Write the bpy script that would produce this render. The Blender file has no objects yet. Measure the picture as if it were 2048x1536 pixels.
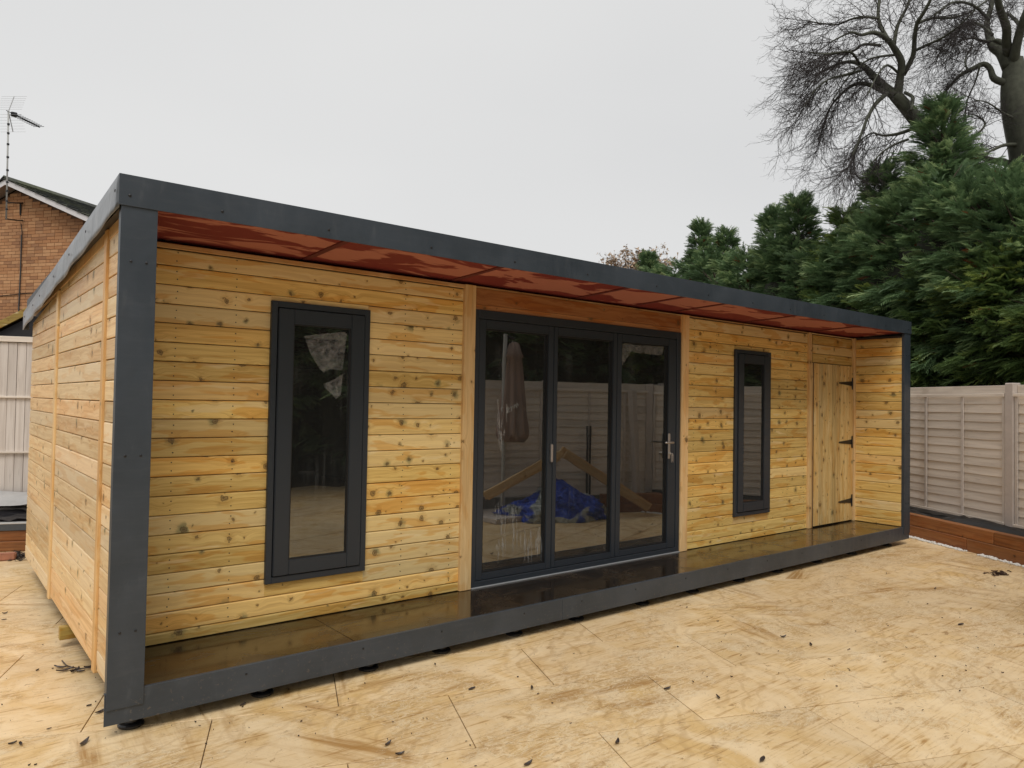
import bpy, bmesh, math, random
import numpy as np
from mathutils import Matrix, Vector, noise as mnoise
S = bpy.context.scene
COL = S.collection
# ------------------------------------------------------------------ camera
CAM = np.array([-0.6653, -3.6322, 1.5108]); YAW, PIT, ROL, FPX = 0.6775, 0.0254, 0.0171, 1464.56
_f = np.array([math.sin(YAW)*math.cos(PIT), math.cos(YAW)*math.cos(PIT), math.sin(PIT)])
_r0 = np.array([math.cos(YAW), -math.sin(YAW), 0.]); _u0 = np.cross(_r0, _f)
CR = math.cos(ROL)*_r0 + math.sin(ROL)*_u0; CU = -math.sin(ROL)*_r0 + math.cos(ROL)*_u0; CF = _f
cd = bpy.data.cameras.new('camera'); cam = bpy.data.objects.new('camera', cd); COL.objects.link(cam)
cd.sensor_width = 36; cd.lens = FPX/2048*36; cd.clip_end = 2000; cd.clip_start = 0.05
cam.matrix_world = Matrix(((CR[0], CU[0], -CF[0], CAM[0]), (CR[1], CU[1], -CF[1], CAM[1]), (CR[2], CU[2], -CF[2], CAM[2]), (0, 0, 0, 1)))
S.camera = cam
# ------------------------------------------------------------------ light
SUN_EL, SUN_AZ = math.radians(58), math.radians(218)     # azimuth clockwise from +Y: light comes from the front left
w = bpy.data.worlds.new('World'); S.world = w; w.use_nodes = True
nt = w.node_tree; bg = nt.nodes['Background']; bg.inputs[1].default_value = 0.1
sk = nt.nodes.new('ShaderNodeTexSky'); sk.sky_type = 'NISHITA'; sk.sun_disc = False
sk.sun_elevation = SUN_EL; sk.sun_rotation = SUN_AZ
tc = nt.nodes.new('ShaderNodeTexCoord'); mp = nt.nodes.new('ShaderNodeMapping'); mp.inputs['Scale'].default_value = (1, 1, 2.2)
nz = nt.nodes.new('ShaderNodeTexNoise'); nz.inputs['Scale'].default_value = 1.3; nz.inputs['Detail'].default_value = 3; nz.inputs['Roughness'].default_value = .45
rp = nt.nodes.new('ShaderNodeValToRGB'); rp.color_ramp.elements[0].color = (6.35, 6.36, 6.36, 1); rp.color_ramp.elements[1].color = (6.95, 6.94, 6.88, 1)
rp.color_ramp.elements[0].position = .3; rp.color_ramp.elements[1].position = .7
mx = nt.nodes.new('ShaderNodeMix'); mx.data_type = 'RGBA'; mx.inputs[0].default_value = .97
L = nt.links.new
L(tc.outputs['Generated'], mp.inputs[0]); L(mp.outputs[0], nz.inputs['Vector']); L(nz.outputs[0], rp.inputs[0])
L(sk.outputs[0], mx.inputs[6]); L(rp.outputs[0], mx.inputs[7]); L(mx.outputs[2], bg.inputs[0])
sl = bpy.data.lights.new('sun', 'SUN'); sun = bpy.data.objects.new('sun', sl); COL.objects.link(sun)
sl.energy = 1.5; sl.angle = math.radians(25); sl.color = (1, .97, .92)
sd = Vector((math.sin(SUN_AZ)*math.cos(SUN_EL), math.cos(SUN_AZ)*math.cos(SUN_EL), math.sin(SUN_EL)))
sun.rotation_euler = sd.to_track_quat('Z', 'Y').to_euler(); sun.location = (0, -5, 12)
S.view_settings.view_transform = 'Standard'; S.view_settings.look = 'None'; S.view_settings.gamma = 1
S.view_settings.use_curve_mapping = False; S.view_settings.exposure = 0.17
# ------------------------------------------------------------------ helpers
WM = {}
I4 = Matrix.Identity(4)
def put(o, parent=None, M=I4):
    COL.objects.link(o)
    if parent is not None:
        o.parent = parent; o.matrix_basis = WM[parent].inverted() @ M
    else: o.matrix_basis = M
    WM[o] = M.copy(); return o
def tag(o, label=None, cat=None, group=None, kind=None):
    if label: o['label'] = label
    if cat: o['category'] = cat
    if group: o['group'] = group
    if kind: o['kind'] = kind
    return o
def empty(name, M=I4, label=None, cat=None, group=None, parent=None):
    o = bpy.data.objects.new(name, None); o.empty_display_size = .1; put(o, parent, M); return tag(o, label, cat, group)
class MB:
    def __init__(s): s.v = []; s.f = []
    def add(s, v, f):
        n = len(s.v); s.v += [tuple(p) for p in v]; s.f += [tuple(i+n for i in q) for q in f]; return s
    def box(s, x0, x1, y0, y1, z0, z1):
        return s.add([(x0,y0,z0),(x1,y0,z0),(x1,y1,z0),(x0,y1,z0),(x0,y0,z1),(x1,y0,z1),(x1,y1,z1),(x0,y1,z1)],
                     [(0,3,2,1),(4,5,6,7),(0,1,5,4),(1,2,6,5),(2,3,7,6),(3,0,4,7)])
    def extr(s, prof, x0, x1):            # profile of (y,z) points (counter-clockwise seen from +x) along x
        n = len(prof); v = [(x0, y, z) for y, z in prof]+[(x1, y, z) for y, z in prof]
        f = [(i, (i+1) % n, n+(i+1) % n, n+i) for i in range(n)]
        return s.add(v, [tuple(reversed(q)) for q in f]+[tuple(range(n)), tuple(reversed(range(n, 2*n)))])
    def tube(s, pts, rad, n=6, cap=True):
        pts = [Vector(p) for p in pts]; k = len(pts)
        if not hasattr(rad, '__len__'): rad = [rad]*k
        b = len(s.v); ref = None
        for i, p in enumerate(pts):
            d = (pts[min(i+1, k-1)]-pts[max(i-1, 0)]).normalized()
            if ref is None: ref = d.orthogonal().normalized()
            a = (ref-d*ref.dot(d)); a = a.normalized() if a.length > 1e-6 else d.orthogonal().normalized(); ref = a; c = d.cross(a)
            for j in range(n):
                t = 2*math.pi*j/n; q = p+(a*math.cos(t)+c*math.sin(t))*rad[i]; s.v.append(tuple(q))
        for i in range(k-1):
            for j in range(n): s.f.append((b+i*n+j, b+i*n+(j+1) % n, b+(i+1)*n+(j+1) % n, b+(i+1)*n+j))
        if cap: s.f.append(tuple(b+j for j in reversed(range(n)))); s.f.append(tuple(b+(k-1)*n+j for j in range(n)))
        return s
    def lathe(s, prof, cx=0, cy=0, n=20):     # (r,z)
        b = len(s.v)
        for r, z in prof:
            for j in range(n): t = 2*math.pi*j/n; s.v.append((cx+r*math.cos(t), cy+r*math.sin(t), z))
        for i in range(len(prof)-1):
            for j in range(n): s.f.append((b+i*n+j, b+i*n+(j+1) % n, b+(i+1)*n+(j+1) % n, b+(i+1)*n+j))
        s.f.append(tuple(b+j for j in reversed(range(n)))); s.f.append(tuple(b+(len(prof)-1)*n+j for j in range(n))); return s
    def mesh(s, name, mat, smooth=False, bevel=0, seg=1):
        me = bpy.data.meshes.new(name); me.from_pydata(s.v, [], s.f)
        if bevel:
            bm = bmesh.new(); bm.from_mesh(me)
            bmesh.ops.bevel(bm, geom=[e for e in bm.edges if len(e.link_faces) == 2 and e.calc_face_angle(0) > .5], offset=bevel, segments=seg, affect='EDGES', clamp_overlap=True)
            bm.to_mesh(me); bm.free()
        if mat: me.materials.append(mat)
        if smooth: me.polygons.foreach_set('use_smooth', [True]*len(me.polygons))
        me.update(); return me
    def obj(s, name, mat, parent=None, M=I4, **k):
        return put(bpy.data.objects.new(name, s.mesh(name, mat, **k)), parent, M)
def box(name, x0, x1, y0, y1, z0, z1, mat, parent=None, bevel=0.0, M=I4, **k):
    # origin at the low corner, so that object coordinates start there
    return MB().box(0, x1-x0, 0, y1-y0, 0, z1-z0).obj(name, mat, parent, M @ Matrix.Translation((x0, y0, z0)), bevel=bevel, **k)
def npmesh(name, V, F, mat, parent=None, M=I4, smooth=False, attr=None):
    V = np.asarray(V, dtype=np.float32); F = np.asarray(F, dtype=np.int32); k = F.shape[1]
    me = bpy.data.meshes.new(name); me.vertices.add(len(V)); me.vertices.foreach_set('co', V.ravel())
    me.loops.add(F.size); me.loops.foreach_set('vertex_index', F.ravel()); me.polygons.add(len(F))
    me.polygons.foreach_set('loop_start', np.arange(0, F.size, k, dtype=np.int32))
    me.polygons.foreach_set('loop_total', np.full(len(F), k, dtype=np.int32))
    if smooth: me.polygons.foreach_set('use_smooth', np.ones(len(F), dtype=bool))
    me.update(calc_edges=True)
    if attr is not None:
        a = me.attributes.new('shade', 'FLOAT', 'POINT'); a.data.foreach_set('value', np.asarray(attr, dtype=np.float32))
    me.materials.append(mat); return put(bpy.data.objects.new(name, me), parent, M)
def ray(u, v): return CF+CR*(u-1024)/FPX-CU*(v-768)/FPX
def at_depth(u, v, d): return CAM+ray(u, v)*d
def onplane(u, v, p0, n):
    d = ray(u, v); return CAM+d*(((np.array(p0)-CAM)@n)/(d@n))
def onz(u, v, z=0.): d = ray(u, v); return CAM+d*((z-CAM[2])/d[2])
def ony(u, v, y): d = ray(u, v); return CAM+d*((y-CAM[1])/d[1])
def project(p):
    d = np.array(p, float)-CAM; z = d@CF; return 1024+FPX*(d@CR)/z, 768-FPX*(d@CU)/z
YG = .6                                                # glass plane used to place what the doors mirror
def mirror_on(u, v, p0, n):                            # point of plane (p0,n) seen at (u,v) through the mirror
    c = CAM.copy(); c[1] = 2*YG-c[1]; d = ray(u, v).copy(); d[1] = -d[1]
    return c+d*(((np.array(p0)-c)@n)/(d@n))
# ------------------------------------------------------------------ material helpers
class NT:
    def __init__(s, name):
        s.m = bpy.data.materials.new(name); s.m.use_nodes = True; s.t = s.m.node_tree; s.b = s.t.nodes['Principled BSDF']
    def n(s, typ, **k):
        o = s.t.nodes.new(typ)
        for a, b in k.items():
            if a.startswith('i_'):
                a = a[2:]; o.inputs[int(a) if a.isdigit() else a.replace('_', ' ')].default_value = b
            else: setattr(o, a, b)
        return o
    def l(s, a, b): s.t.links.new(a, b)
    def math(s, op, a, b=None, c=None, clamp=False):
        o = s.t.nodes.new('ShaderNodeMath'); o.operation = op; o.use_clamp = clamp
        for i, x in enumerate((a, b, c)):
            if x is None: continue
            if isinstance(x, (int, float)): o.inputs[i].default_value = x
            else: s.l(x, o.inputs[i])
        return o.outputs[0]
    def mix(s, fac, a, b, blend='MIX'):
        o = s.t.nodes.new('ShaderNodeMix'); o.data_type = 'RGBA'; o.blend_type = blend
        for i, x in ((0, fac), (6, a), (7, b)):
            if isinstance(x, (int, float)): o.inputs[i].default_value = x
            elif isinstance(x, tuple): o.inputs[i].default_value = (*x, 1)
            else: s.l(x, o.inputs[i])
        return o.outputs[2]
    def smooth(s, x, a, b, lo=0., hi=1.):
        o = s.t.nodes.new('ShaderNodeMapRange'); o.interpolation_type = 'SMOOTHSTEP'
        s.l(x, o.inputs[0]); o.inputs[1].default_value = a; o.inputs[2].default_value = b; o.inputs[3].default_value = lo; o.inputs[4].default_value = hi
        return o.outputs[0]
    def noise(s, vec, scale, detail=3., rough=.5, dist=0., out=0):
        o = s.n('ShaderNodeTexNoise', i_Scale=scale, i_Detail=detail, i_Roughness=rough, i_Distortion=dist)
        if vec is not None: s.l(vec, o.inputs['Vector'])
        return o.outputs[out]
    def mapping(s, vec, scale=(1, 1, 1), rot=(0, 0, 0), loc=(0, 0, 0)):
        o = s.n('ShaderNodeMapping'); s.l(vec, o.inputs[0]); o.inputs['Scale'].default_value = scale; o.inputs['Rotation'].default_value = rot; o.inputs['Location'].default_value = loc
        return o.outputs[0]
    def bump(s, h, strength=.3, dist=.01):
        o = s.n('ShaderNodeBump', i_Strength=strength, i_Distance=dist); s.l(h, o.inputs['Height']); s.l(o.outputs[0], s.b.inputs['Normal'])
    def base(s, c, rough=.6, spec=.5):
        if isinstance(c, tuple): s.b.inputs['Base Color'].default_value = (*c, 1)
        else: s.l(c, s.b.inputs['Base Color'])
        if isinstance(rough, (int, float)): s.b.inputs['Roughness'].default_value = rough
        else: s.l(rough, s.b.inputs['Roughness'])
        s.b.inputs['Specular IOR Level'].default_value = spec
        return s.m
def simple(name, c, rough=.6, var=.12, scale=20., spec=.5, bump=.0, metal=0):
    t = NT(name); tc = t.n('ShaderNodeTexCoord').outputs['Object']; n = t.noise(tc, scale, 4, .6)
    col = t.mix(n, tuple(x*(1-var) for x in c), tuple(min(1, x*(1+var)) for x in c)); t.base(col, rough, spec)
    t.b.inputs['Metallic'].default_value = metal
    if bump: t.bump(n, bump, .005)
    return t.m
def wood(name, light, dark, axis='X', knots=5., knotcol=(.115, .070, .026), tint=(1.12, .92, .70), pale=(.88, .72, .42), wet=.5, stain=1., rough=.5):
    t = NT(name); oc = t.n('ShaderNodeTexCoord').outputs['Object']; oi = t.n('ShaderNodeObjectInfo')
    sp = t.n('ShaderNodeSeparateXYZ'); t.l(oc, sp.inputs[0]); x, y, z = sp.outputs
    if axis == 'Z': x, z = z, x
    if axis == 'Y': x, y = y, x
    rnd = oi.outputs['Random']
    sx = t.math('MULTIPLY_ADD', rnd, 37.3, x); zz = t.math('ADD', z, y); sz = t.math('MULTIPLY_ADD', rnd, 91.7, zz)
    cb = t.n('ShaderNodeCombineXYZ'); t.l(sx, cb.inputs[0]); t.l(sz, cb.inputs[1]); v = cb.outputs[0]
    vo = t.n('ShaderNodeTexVoronoi', voronoi_dimensions='2D', i_Scale=knots, i_Randomness=1.)
    wv = t.n('ShaderNodeVectorMath', operation='ADD'); t.l(v, wv.inputs[0])
    nn = t.n('ShaderNodeTexNoise', i_Scale=38., i_Detail=3.); t.l(v, nn.inputs['Vector'])
    nv = t.n('ShaderNodeVectorMath', operation='MULTIPLY_ADD'); t.l(nn.outputs[1], nv.inputs[0]); nv.inputs[1].default_value = (.034, .026, 0); nv.inputs[2].default_value = (-.017, -.013, 0)
    t.l(nv.outputs[0], wv.inputs[1]); t.l(wv.outputs[0], vo.inputs['Vector'])
    d = t.math('DIVIDE', vo.outputs['Distance'], knots)             # metres from the nearest knot
    sc = t.n('ShaderNodeSeparateColor'); t.l(vo.outputs['Color'], sc.inputs[0])
    r = t.math('MULTIPLY_ADD', t.math('POWER', sc.outputs[0], 1.8), .022, .004)            # knot radius
    dn = t.math('DIVIDE', d, r)
    core = t.smooth(dn, .62, 1.0, 1, 0); halo = t.smooth(dn, .8, 2.6, 1, 0)
    # grain lines that bend round the knots
    bend = t.math('MULTIPLY', t.smooth(d, 0, .07, 1, 0), .022)
    zb = t.math('ADD', sz, bend); bc = t.n('ShaderNodeCombineXYZ'); t.l(t.math('MULTIPLY', sx, 1.), bc.inputs[0]); t.l(t.math('MULTIPLY', sz, 3.), bc.inputs[1])
    crack = t.math('MULTIPLY', t.smooth(t.noise(bc.outputs[0], 26., 4, .7, .8), .56, .66), t.smooth(dn, .9, 2.2, 1, 0))
    c2 = t.n('ShaderNodeCombineXYZ'); t.l(t.math('MULTIPLY', sx, 1.3), c2.inputs[0]); t.l(t.math('MULTIPLY', zb, 42.), c2.inputs[1])
    g1 = t.noise(c2.outputs[0], 1., 4, .62, .6)
    c3 = t.n('ShaderNodeCombineXYZ'); t.l(t.math('MULTIPLY', sx, 5.), c3.inputs[0]); t.l(t.math('MULTIPLY', zb, 260.), c3.inputs[1])
    g2 = t.noise(c3.outputs[0], 1., 2, .5)
    g = t.math('ADD', t.math('MULTIPLY', t.smooth(g1, .38, .68), .7), t.math('MULTIPLY', t.smooth(g2, .35, .7), .3))
    col = t.mix(g, light, dark); fl = t.noise(t.mapping(v, (4., 60., 1)), 1., 3, .6); col = t.mix(t.math('MULTIPLY', t.smooth(fl, .60, .70), .35), col, t.mix(1., col, (.60, .42, .25), 'MULTIPLY'))
    # board to board tone
    hs = t.math('FRACT', t.math('MULTIPLY', rnd, 7.77)); hs2 = t.math('FRACT', t.math('MULTIPLY', rnd, 23.1))
    col = t.mix(t.math('MULTIPLY', t.smooth(hs, .55, 1.), .55), col, t.mix(1., col, tint, 'MULTIPLY'))
    col = t.mix(t.math('MULTIPLY', t.smooth(hs2, .5, 1.), .5), col, pale)
    val = t.math('MULTIPLY_ADD', t.math('FRACT', t.math('MULTIPLY', rnd, 51.3)), .32, .78)
    col = t.mix(1., col, t_val(t, val), 'MULTIPLY')
    # wet / treated patches along the board and pale washed ones
    pv = t.mapping(v, (1.6, 9., 1)); p1 = t.noise(pv, 1.3, 3, .55, .4)
    col = t.mix(t.math('MULTIPLY', t.smooth(p1, .53, .57), .85*stain), col, t.mix(1., col, (.88, .66, .36), 'MULTIPLY'))
    p2 = t.noise(t.mapping(v, (2.3, 14., 1), loc=(9, 4, 0)), 1.1, 3, .5, .3)
    col = t.mix(t.math('MULTIPLY', t.smooth(p2, .60, .68), .55*stain), col, pale)
    p3 = t.noise(t.mapping(v, (6, 6., 1), loc=(3, 14, 0)), 1.1, 3, .5, .3)
    grn = t.math('MULTIPLY', t.smooth(p3, .52, .66), halo)
    col = t.mix(t.math('MULTIPLY', halo, .42), col, t.mix(1., col, (.70, .55, .34), 'MULTIPLY'))
    col = t.mix(t.math('MULTIPLY', grn, .6), col, (.11, .17, .09))
    col = t.mix(t.math('MULTIPLY', crack, .75), col, (.17, .10, .035))
    rings = t.math('MULTIPLY_ADD', t.math('SINE', t.math('MULTIPLY', dn, 11.)), .22, .78)
    core = t.math('MULTIPLY', core, rings)
    col = t.mix(t.math('MULTIPLY', core, .92), col, knotcol)
    t.base(col, t.math('MULTIPLY_ADD', p1, -.2, rough+.1), .4)
    t.bump(t.math('SUBTRACT', t.math('MULTIPLY', g2, -.6), core), .25, .0015)
    return t.m
def t_val(t, v):
    o = t.n('ShaderNodeCombineColor'); [t.l(v, o.inputs[i]) for i in range(3)]; return o.outputs[0]
M_BOARD = wood('pine_cladding', (.86, .615, .215), (.60, .37, .095), knots=6.2, stain=.8)
M_BOARDS = wood('pine_cladding_side', (.86, .66, .38), (.64, .43, .20), stain=.45, pale=(.88, .74, .52), knots=4.6, tint=(1.08, .86, .70))
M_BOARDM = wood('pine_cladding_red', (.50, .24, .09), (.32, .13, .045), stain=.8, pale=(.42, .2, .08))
M_VBOARD = wood('pine_upright', (.74, .54, .24), (.50, .33, .12), axis='Z', knots=7., stain=.5)
M_BATTEN = wood('pine_batten', (.74, .49, .22), (.54, .32, .12), axis='Z', knots=5., stain=.5, tint=(1.1, .8, .5))
M_BATTENL = wood('pine_batten_long', (.55, .34, .16), (.38, .21, .08), knots=4., stain=.5)
M_SLEEPER = wood('brown_sleeper', (.36, .145, .045), (.19, .068, .020), knots=3., stain=.6, pale=(.25, .11, .04), knotcol=(.03, .012, .006), tint=(.9, .7, .6))
M_SLEEPERY = M_SLEEPER
M_TIMBER = wood('sawn_timber', (.66, .47, .26), (.48, .32, .16), knots=3., stain=.4)
M_MOSS = wood('mossy_fascia', (.50, .36, .09), (.30, .19, .05), knots=6., stain=1.)
def painted_metal():
    t = NT('anthracite_trim'); tc = t.n('ShaderNodeTexCoord').outputs['Object']
    n = t.noise(tc, 2.5, 5, .6, .5); n2 = t.noise(tc, 60, 3, .6); n3 = t.noise(t.mapping(tc, (3, 3, .8)), 6, 4, .6)
    col = t.mix(t.smooth(n, .35, .7), (.033, .043, .055), (.047, .059, .075)); col = t.mix(t.math('MULTIPLY', t.smooth(n3, .58, .75), .25), col, (.09, .10, .11))
    gp = t.n('ShaderNodeNewGeometry').outputs['Position']; sz_ = t.n('ShaderNodeSeparateXYZ'); t.l(gp, sz_.inputs[0])
    mud = t.math('MULTIPLY', t.smooth(t.noise(gp, 55, 4, .7), .60, .68), t.smooth(sz_.outputs[2], .06, .30, 1, 0)); col = t.mix(t.math('MULTIPLY', mud, .28), col, (.26, .20, .14))
    dust = t.math('MULTIPLY', t.smooth(t.noise(t.mapping(gp, (2, 2, 14)), 2.2, 5, .7), .45, .75), .07); col = t.mix(dust, col, (.17, .17, .17))
    t.base(col, t.math('MULTIPLY_ADD', n3, .35, .25), .5); t.bump(t.math('MULTIPLY_ADD', n, 1., t.math('MULTIPLY', n2, .05)), .25, .01); return t.m
M_TRIM = painted_metal()
def side_metal():
    t = NT('sky_sheen_flashing'); tc = t.n('ShaderNodeTexCoord').outputs['Object']
    n = t.noise(tc, 5, 4, .6, .5)
    col = t.mix(t.smooth(n, .35, .7), (.10, .11, .12), (.19, .20, .21)); t.base(col, .28, .8); t.b.inputs['Metallic'].default_value = .35  # paler base grey stands in for sky reflected in the metal
    t.bump(n, .5, .02); return t.m
M_FLASH = side_metal()
M_FRAME = simple('anthracite_frame', (.026, .033, .042), .38, .08, 3.)
M_BLACK = simple('black_plastic', (.012, .012, .013), .35, .1)
M_IRON = simple('black_iron', (.010, .010, .011), .45, .1)
M_STEEL = simple('satin_steel', (.62, .58, .55), .28, .05, metal=.9)
M_SCREW = simple('dark_screw', (.01, .01, .012), .4)
M_INNER = simple('dark_lining', (.06, .055, .05), .8)
M_GASKET = simple('rubber_gasket', (.008, .008, .009), .5)
M_SILVER = simple('pale_sealant', (.35, .36, .37), .4)
def deck_mat():
    t = NT('wet_phenolic_deck'); tc = t.n('ShaderNodeTexCoord').outputs['Object']
    n = t.noise(tc, 3, 5, .6, .8); n2 = t.noise(t.mapping(tc, (4, 30, 1)), 2, 3, .6)
    col = t.mix(t.smooth(n, .4, .7), (.016, .010, .005), (.040, .026, .014)); n4 = t.noise(tc, 40, 2, .5)
    col = t.mix(t.math('MULTIPLY', t.smooth(n4, .72, .78), .4), col, (.3, .3, .3))
    t.base(col, t.math('MULTIPLY_ADD', t.smooth(n, .45, .62), .22, .13), .5); t.bump(n2, .06, .004); t.b.inputs['Coat Weight'].default_value = .25; t.b.inputs['Coat Roughness'].default_value = .08
    return t.m
M_DECK = deck_mat()
def soffit_mat():
    t = NT('red_phenolic_soffit'); tc = t.n('ShaderNodeTexCoord').outputs['Object']; rnd = t.n('ShaderNodeObjectInfo').outputs['Random']
    cb = t.n('ShaderNodeCombineXYZ'); t.l(t.math('MULTIPLY', rnd, 40.), cb.inputs[0]); t.l(t.math('MULTIPLY', rnd, 13.), cb.inputs[1])
    va = t.n('ShaderNodeVectorMath', operation='ADD'); t.l(tc, va.inputs[0]); t.l(cb.outputs[0], va.inputs[1]); v = va.outputs[0]
    n = t.noise(t.mapping(v, (1.1, 3.0, 1)), 1.5, 4, .55, .8)
    sp = t.n('ShaderNodeSeparateXYZ'); t.l(tc, sp.inputs[0])
    ey = t.math('MULTIPLY', t.math('ABSOLUTE', t.math('SUBTRACT', sp.outputs[1], .22)), .75)
    dry = t.smooth(t.math('SUBTRACT', n, ey), .385, .435)
    f = t.noise(t.mapping(v, (3, 40, 1), rot=(0, 0, .5)), 3, 3, .5)
    a = t.mix(f, (.56, .235, .185), (.48, .19, .145)); b = t.mix(f, (.26, .055, .052), (.21, .042, .042))
    t.base(t.mix(dry, b, a), t.math('MULTIPLY_ADD', dry, .15, .6), .08); return t.m
M_SOFFIT = soffit_mat()
M_SOFFJ = simple('red_soffit_joist', (.13, .020, .020), .7)
def glass_mat():
    t = NT('wet_glass'); tc = t.n('ShaderNodeTexCoord').outputs['Object']
    fr = t.n('ShaderNodeFresnel', i_IOR=2.6)
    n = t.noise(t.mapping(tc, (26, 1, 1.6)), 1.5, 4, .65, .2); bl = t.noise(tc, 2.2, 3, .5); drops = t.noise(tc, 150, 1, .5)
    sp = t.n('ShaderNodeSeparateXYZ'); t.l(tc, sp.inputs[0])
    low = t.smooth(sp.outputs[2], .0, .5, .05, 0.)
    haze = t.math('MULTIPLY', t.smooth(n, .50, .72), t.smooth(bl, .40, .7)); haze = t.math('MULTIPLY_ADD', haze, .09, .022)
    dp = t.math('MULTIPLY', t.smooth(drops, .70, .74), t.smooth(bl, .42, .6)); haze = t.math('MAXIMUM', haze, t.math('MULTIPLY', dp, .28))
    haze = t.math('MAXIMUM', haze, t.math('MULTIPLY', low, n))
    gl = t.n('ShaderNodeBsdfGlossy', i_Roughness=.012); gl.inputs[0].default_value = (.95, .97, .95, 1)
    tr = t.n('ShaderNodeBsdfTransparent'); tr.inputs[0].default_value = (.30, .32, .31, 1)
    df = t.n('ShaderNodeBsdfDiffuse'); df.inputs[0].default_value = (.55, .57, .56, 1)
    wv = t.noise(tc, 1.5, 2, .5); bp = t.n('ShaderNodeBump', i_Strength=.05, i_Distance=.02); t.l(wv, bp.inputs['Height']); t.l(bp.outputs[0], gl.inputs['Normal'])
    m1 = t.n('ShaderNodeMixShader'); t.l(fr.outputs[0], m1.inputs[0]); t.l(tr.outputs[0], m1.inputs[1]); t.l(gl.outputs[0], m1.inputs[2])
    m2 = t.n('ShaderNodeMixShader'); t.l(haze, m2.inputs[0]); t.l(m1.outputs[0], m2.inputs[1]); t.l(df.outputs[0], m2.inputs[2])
    t.l(m2.outputs[0], t.t.nodes['Material Output'].inputs[0]); return t.m
M_GLASS = glass_mat()
def translucent_mat(name, op):
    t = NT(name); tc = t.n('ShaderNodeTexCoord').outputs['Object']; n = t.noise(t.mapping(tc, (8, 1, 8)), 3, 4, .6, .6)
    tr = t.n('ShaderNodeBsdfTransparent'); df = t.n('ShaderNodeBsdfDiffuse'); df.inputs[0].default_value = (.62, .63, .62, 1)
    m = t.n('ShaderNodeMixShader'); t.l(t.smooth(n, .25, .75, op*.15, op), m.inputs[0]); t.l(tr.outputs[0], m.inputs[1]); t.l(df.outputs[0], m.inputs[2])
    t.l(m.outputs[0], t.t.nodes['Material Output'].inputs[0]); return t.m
M_PALEPATCH = translucent_mat('pale_translucent', .16); M_STREAK = translucent_mat('water_streak', .24)
def paving_mat():
    t = NT('muddy_sandstone'); P = t.n('ShaderNodeNewGeometry').outputs['Position']; rnd = t.n('ShaderNodeObjectInfo').outputs['Random']
    big = t.noise(P, .55, 4, .6, .6); mid = t.noise(P, 2.1, 6, .62, 1.6); fine = t.noise(P, 9., 6, .68, 1.0); grit = t.noise(P, 70, 3, .7)
    sw = t.noise(t.mapping(P, (2.0, 26., 1), rot=(0, 0, .42)), 1., 4, .55, 2.4)              # brush strokes
    wv = t.n('ShaderNodeTexWave', i_Scale=3.2, i_Distortion=16., i_Detail=3.); wv.inputs['Detail Scale'].default_value = .7; t.l(t.mapping(P, (1, 1, 1), rot=(0, 0, .9)), wv.inputs['Vector'])
    col = t.mix(t.smooth(mid, .34, .70), (.86, .665, .41), (.70, .47, .20))
    col = t.mix(t.math('MULTIPLY', t.smooth(big, .42, .62), .5), col, (.66, .49, .29))
    col = t.mix(t.math('MULTIPLY', t.smooth(sw, .50, .72), t.smooth(mid, .40, .58, .2, .95)), col, (.40, .215, .065))
    band = t.math('MULTIPLY', t.smooth(wv.outputs['Fac'], .70, .98), t.smooth(t.noise(P, 1.3, 3, .5), .5, .62))
    col = t.mix(t.math('MULTIPLY', band, .30), col, (.40, .23, .08))
    nc = t.n('ShaderNodeTexNoise', i_Scale=2.2, i_Detail=5., i_Roughness=.65); t.l(P, nc.inputs['Vector'])
    vm = t.n('ShaderNodeVectorMath', operation='MULTIPLY_ADD'); t.l(nc.outputs[1], vm.inputs[0]); vm.inputs[1].default_value = (1.1, 1.1, 0); t.l(P, vm.inputs[2])
    # sweeping strokes: every patch dragged in its own direction
    vo = t.n('ShaderNodeTexVoronoi', voronoi_dimensions='2D', i_Scale=1.15); t.l(vm.outputs[0], vo.inputs['Vector'])
    sc = t.n('ShaderNodeSeparateColor'); t.l(vo.outputs['Color'], sc.inputs[0])
    vr = t.n('ShaderNodeVectorRotate', rotation_type='Z_AXIS'); t.l(P, vr.inputs['Vector']); t.l(t.math('MULTIPLY_ADD', sc.outputs[0], 2.4, -.4), vr.inputs['Angle'])
    st = t.noise(t.mapping(vr.outputs[0], (2.2, 42., 1)), 1., 4, .6, .5); st2 = t.noise(t.mapping(vr.outputs[0], (1.0, 7., 1)), 1.3, 3, .5, .6)
    fall = t.smooth(vo.outputs['Distance'], .25, .62, 1, 0)
    amt = t.math('MULTIPLY', fall, t.math('MULTIPLY', t.smooth(st2, .47, .68), t.smooth(sc.outputs[1], .25, .5)))
    col = t.mix(t.math('MULTIPLY', amt, t.math('MULTIPLY_ADD', t.smooth(st, .35, .6), .60, .32)), col, (.38, .195, .052))
    # trodden crumble: pale ridges and brown pits in ragged areas
    zone = t.math('MULTIPLY', t.smooth(t.noise(t.mapping(P, (1., 1.7, 1), rot=(0, 0, .4)), 1.05, 5, .7, .8), .49, .57), 1.)
    rv = t.mapping(P, (1., 1.9, 1), rot=(0, 0, .45))
    r1 = t.math('ABSOLUTE', t.math('SUBTRACT', t.noise(rv, 8.5, 5, .62, 1.4), .5)); r2 = t.math('ABSOLUTE', t.math('SUBTRACT', t.noise(rv, 22, 4, .65, 1.), .5))
    pits = t.math('MULTIPLY', t.smooth(r1, .02, .11), t.smooth(r2, .01, .06))
    ed = t.math('MULTIPLY', t.smooth(r1, .0, .030, 1, 0), zone)
    col = t.mix(t.math('MULTIPLY', t.math('MULTIPLY', zone, pits), .50), col, (.42, .235, .080))
    col = t.mix(t.math('MULTIPLY', ed, .65), col, (.90, .74, .50))
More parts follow.
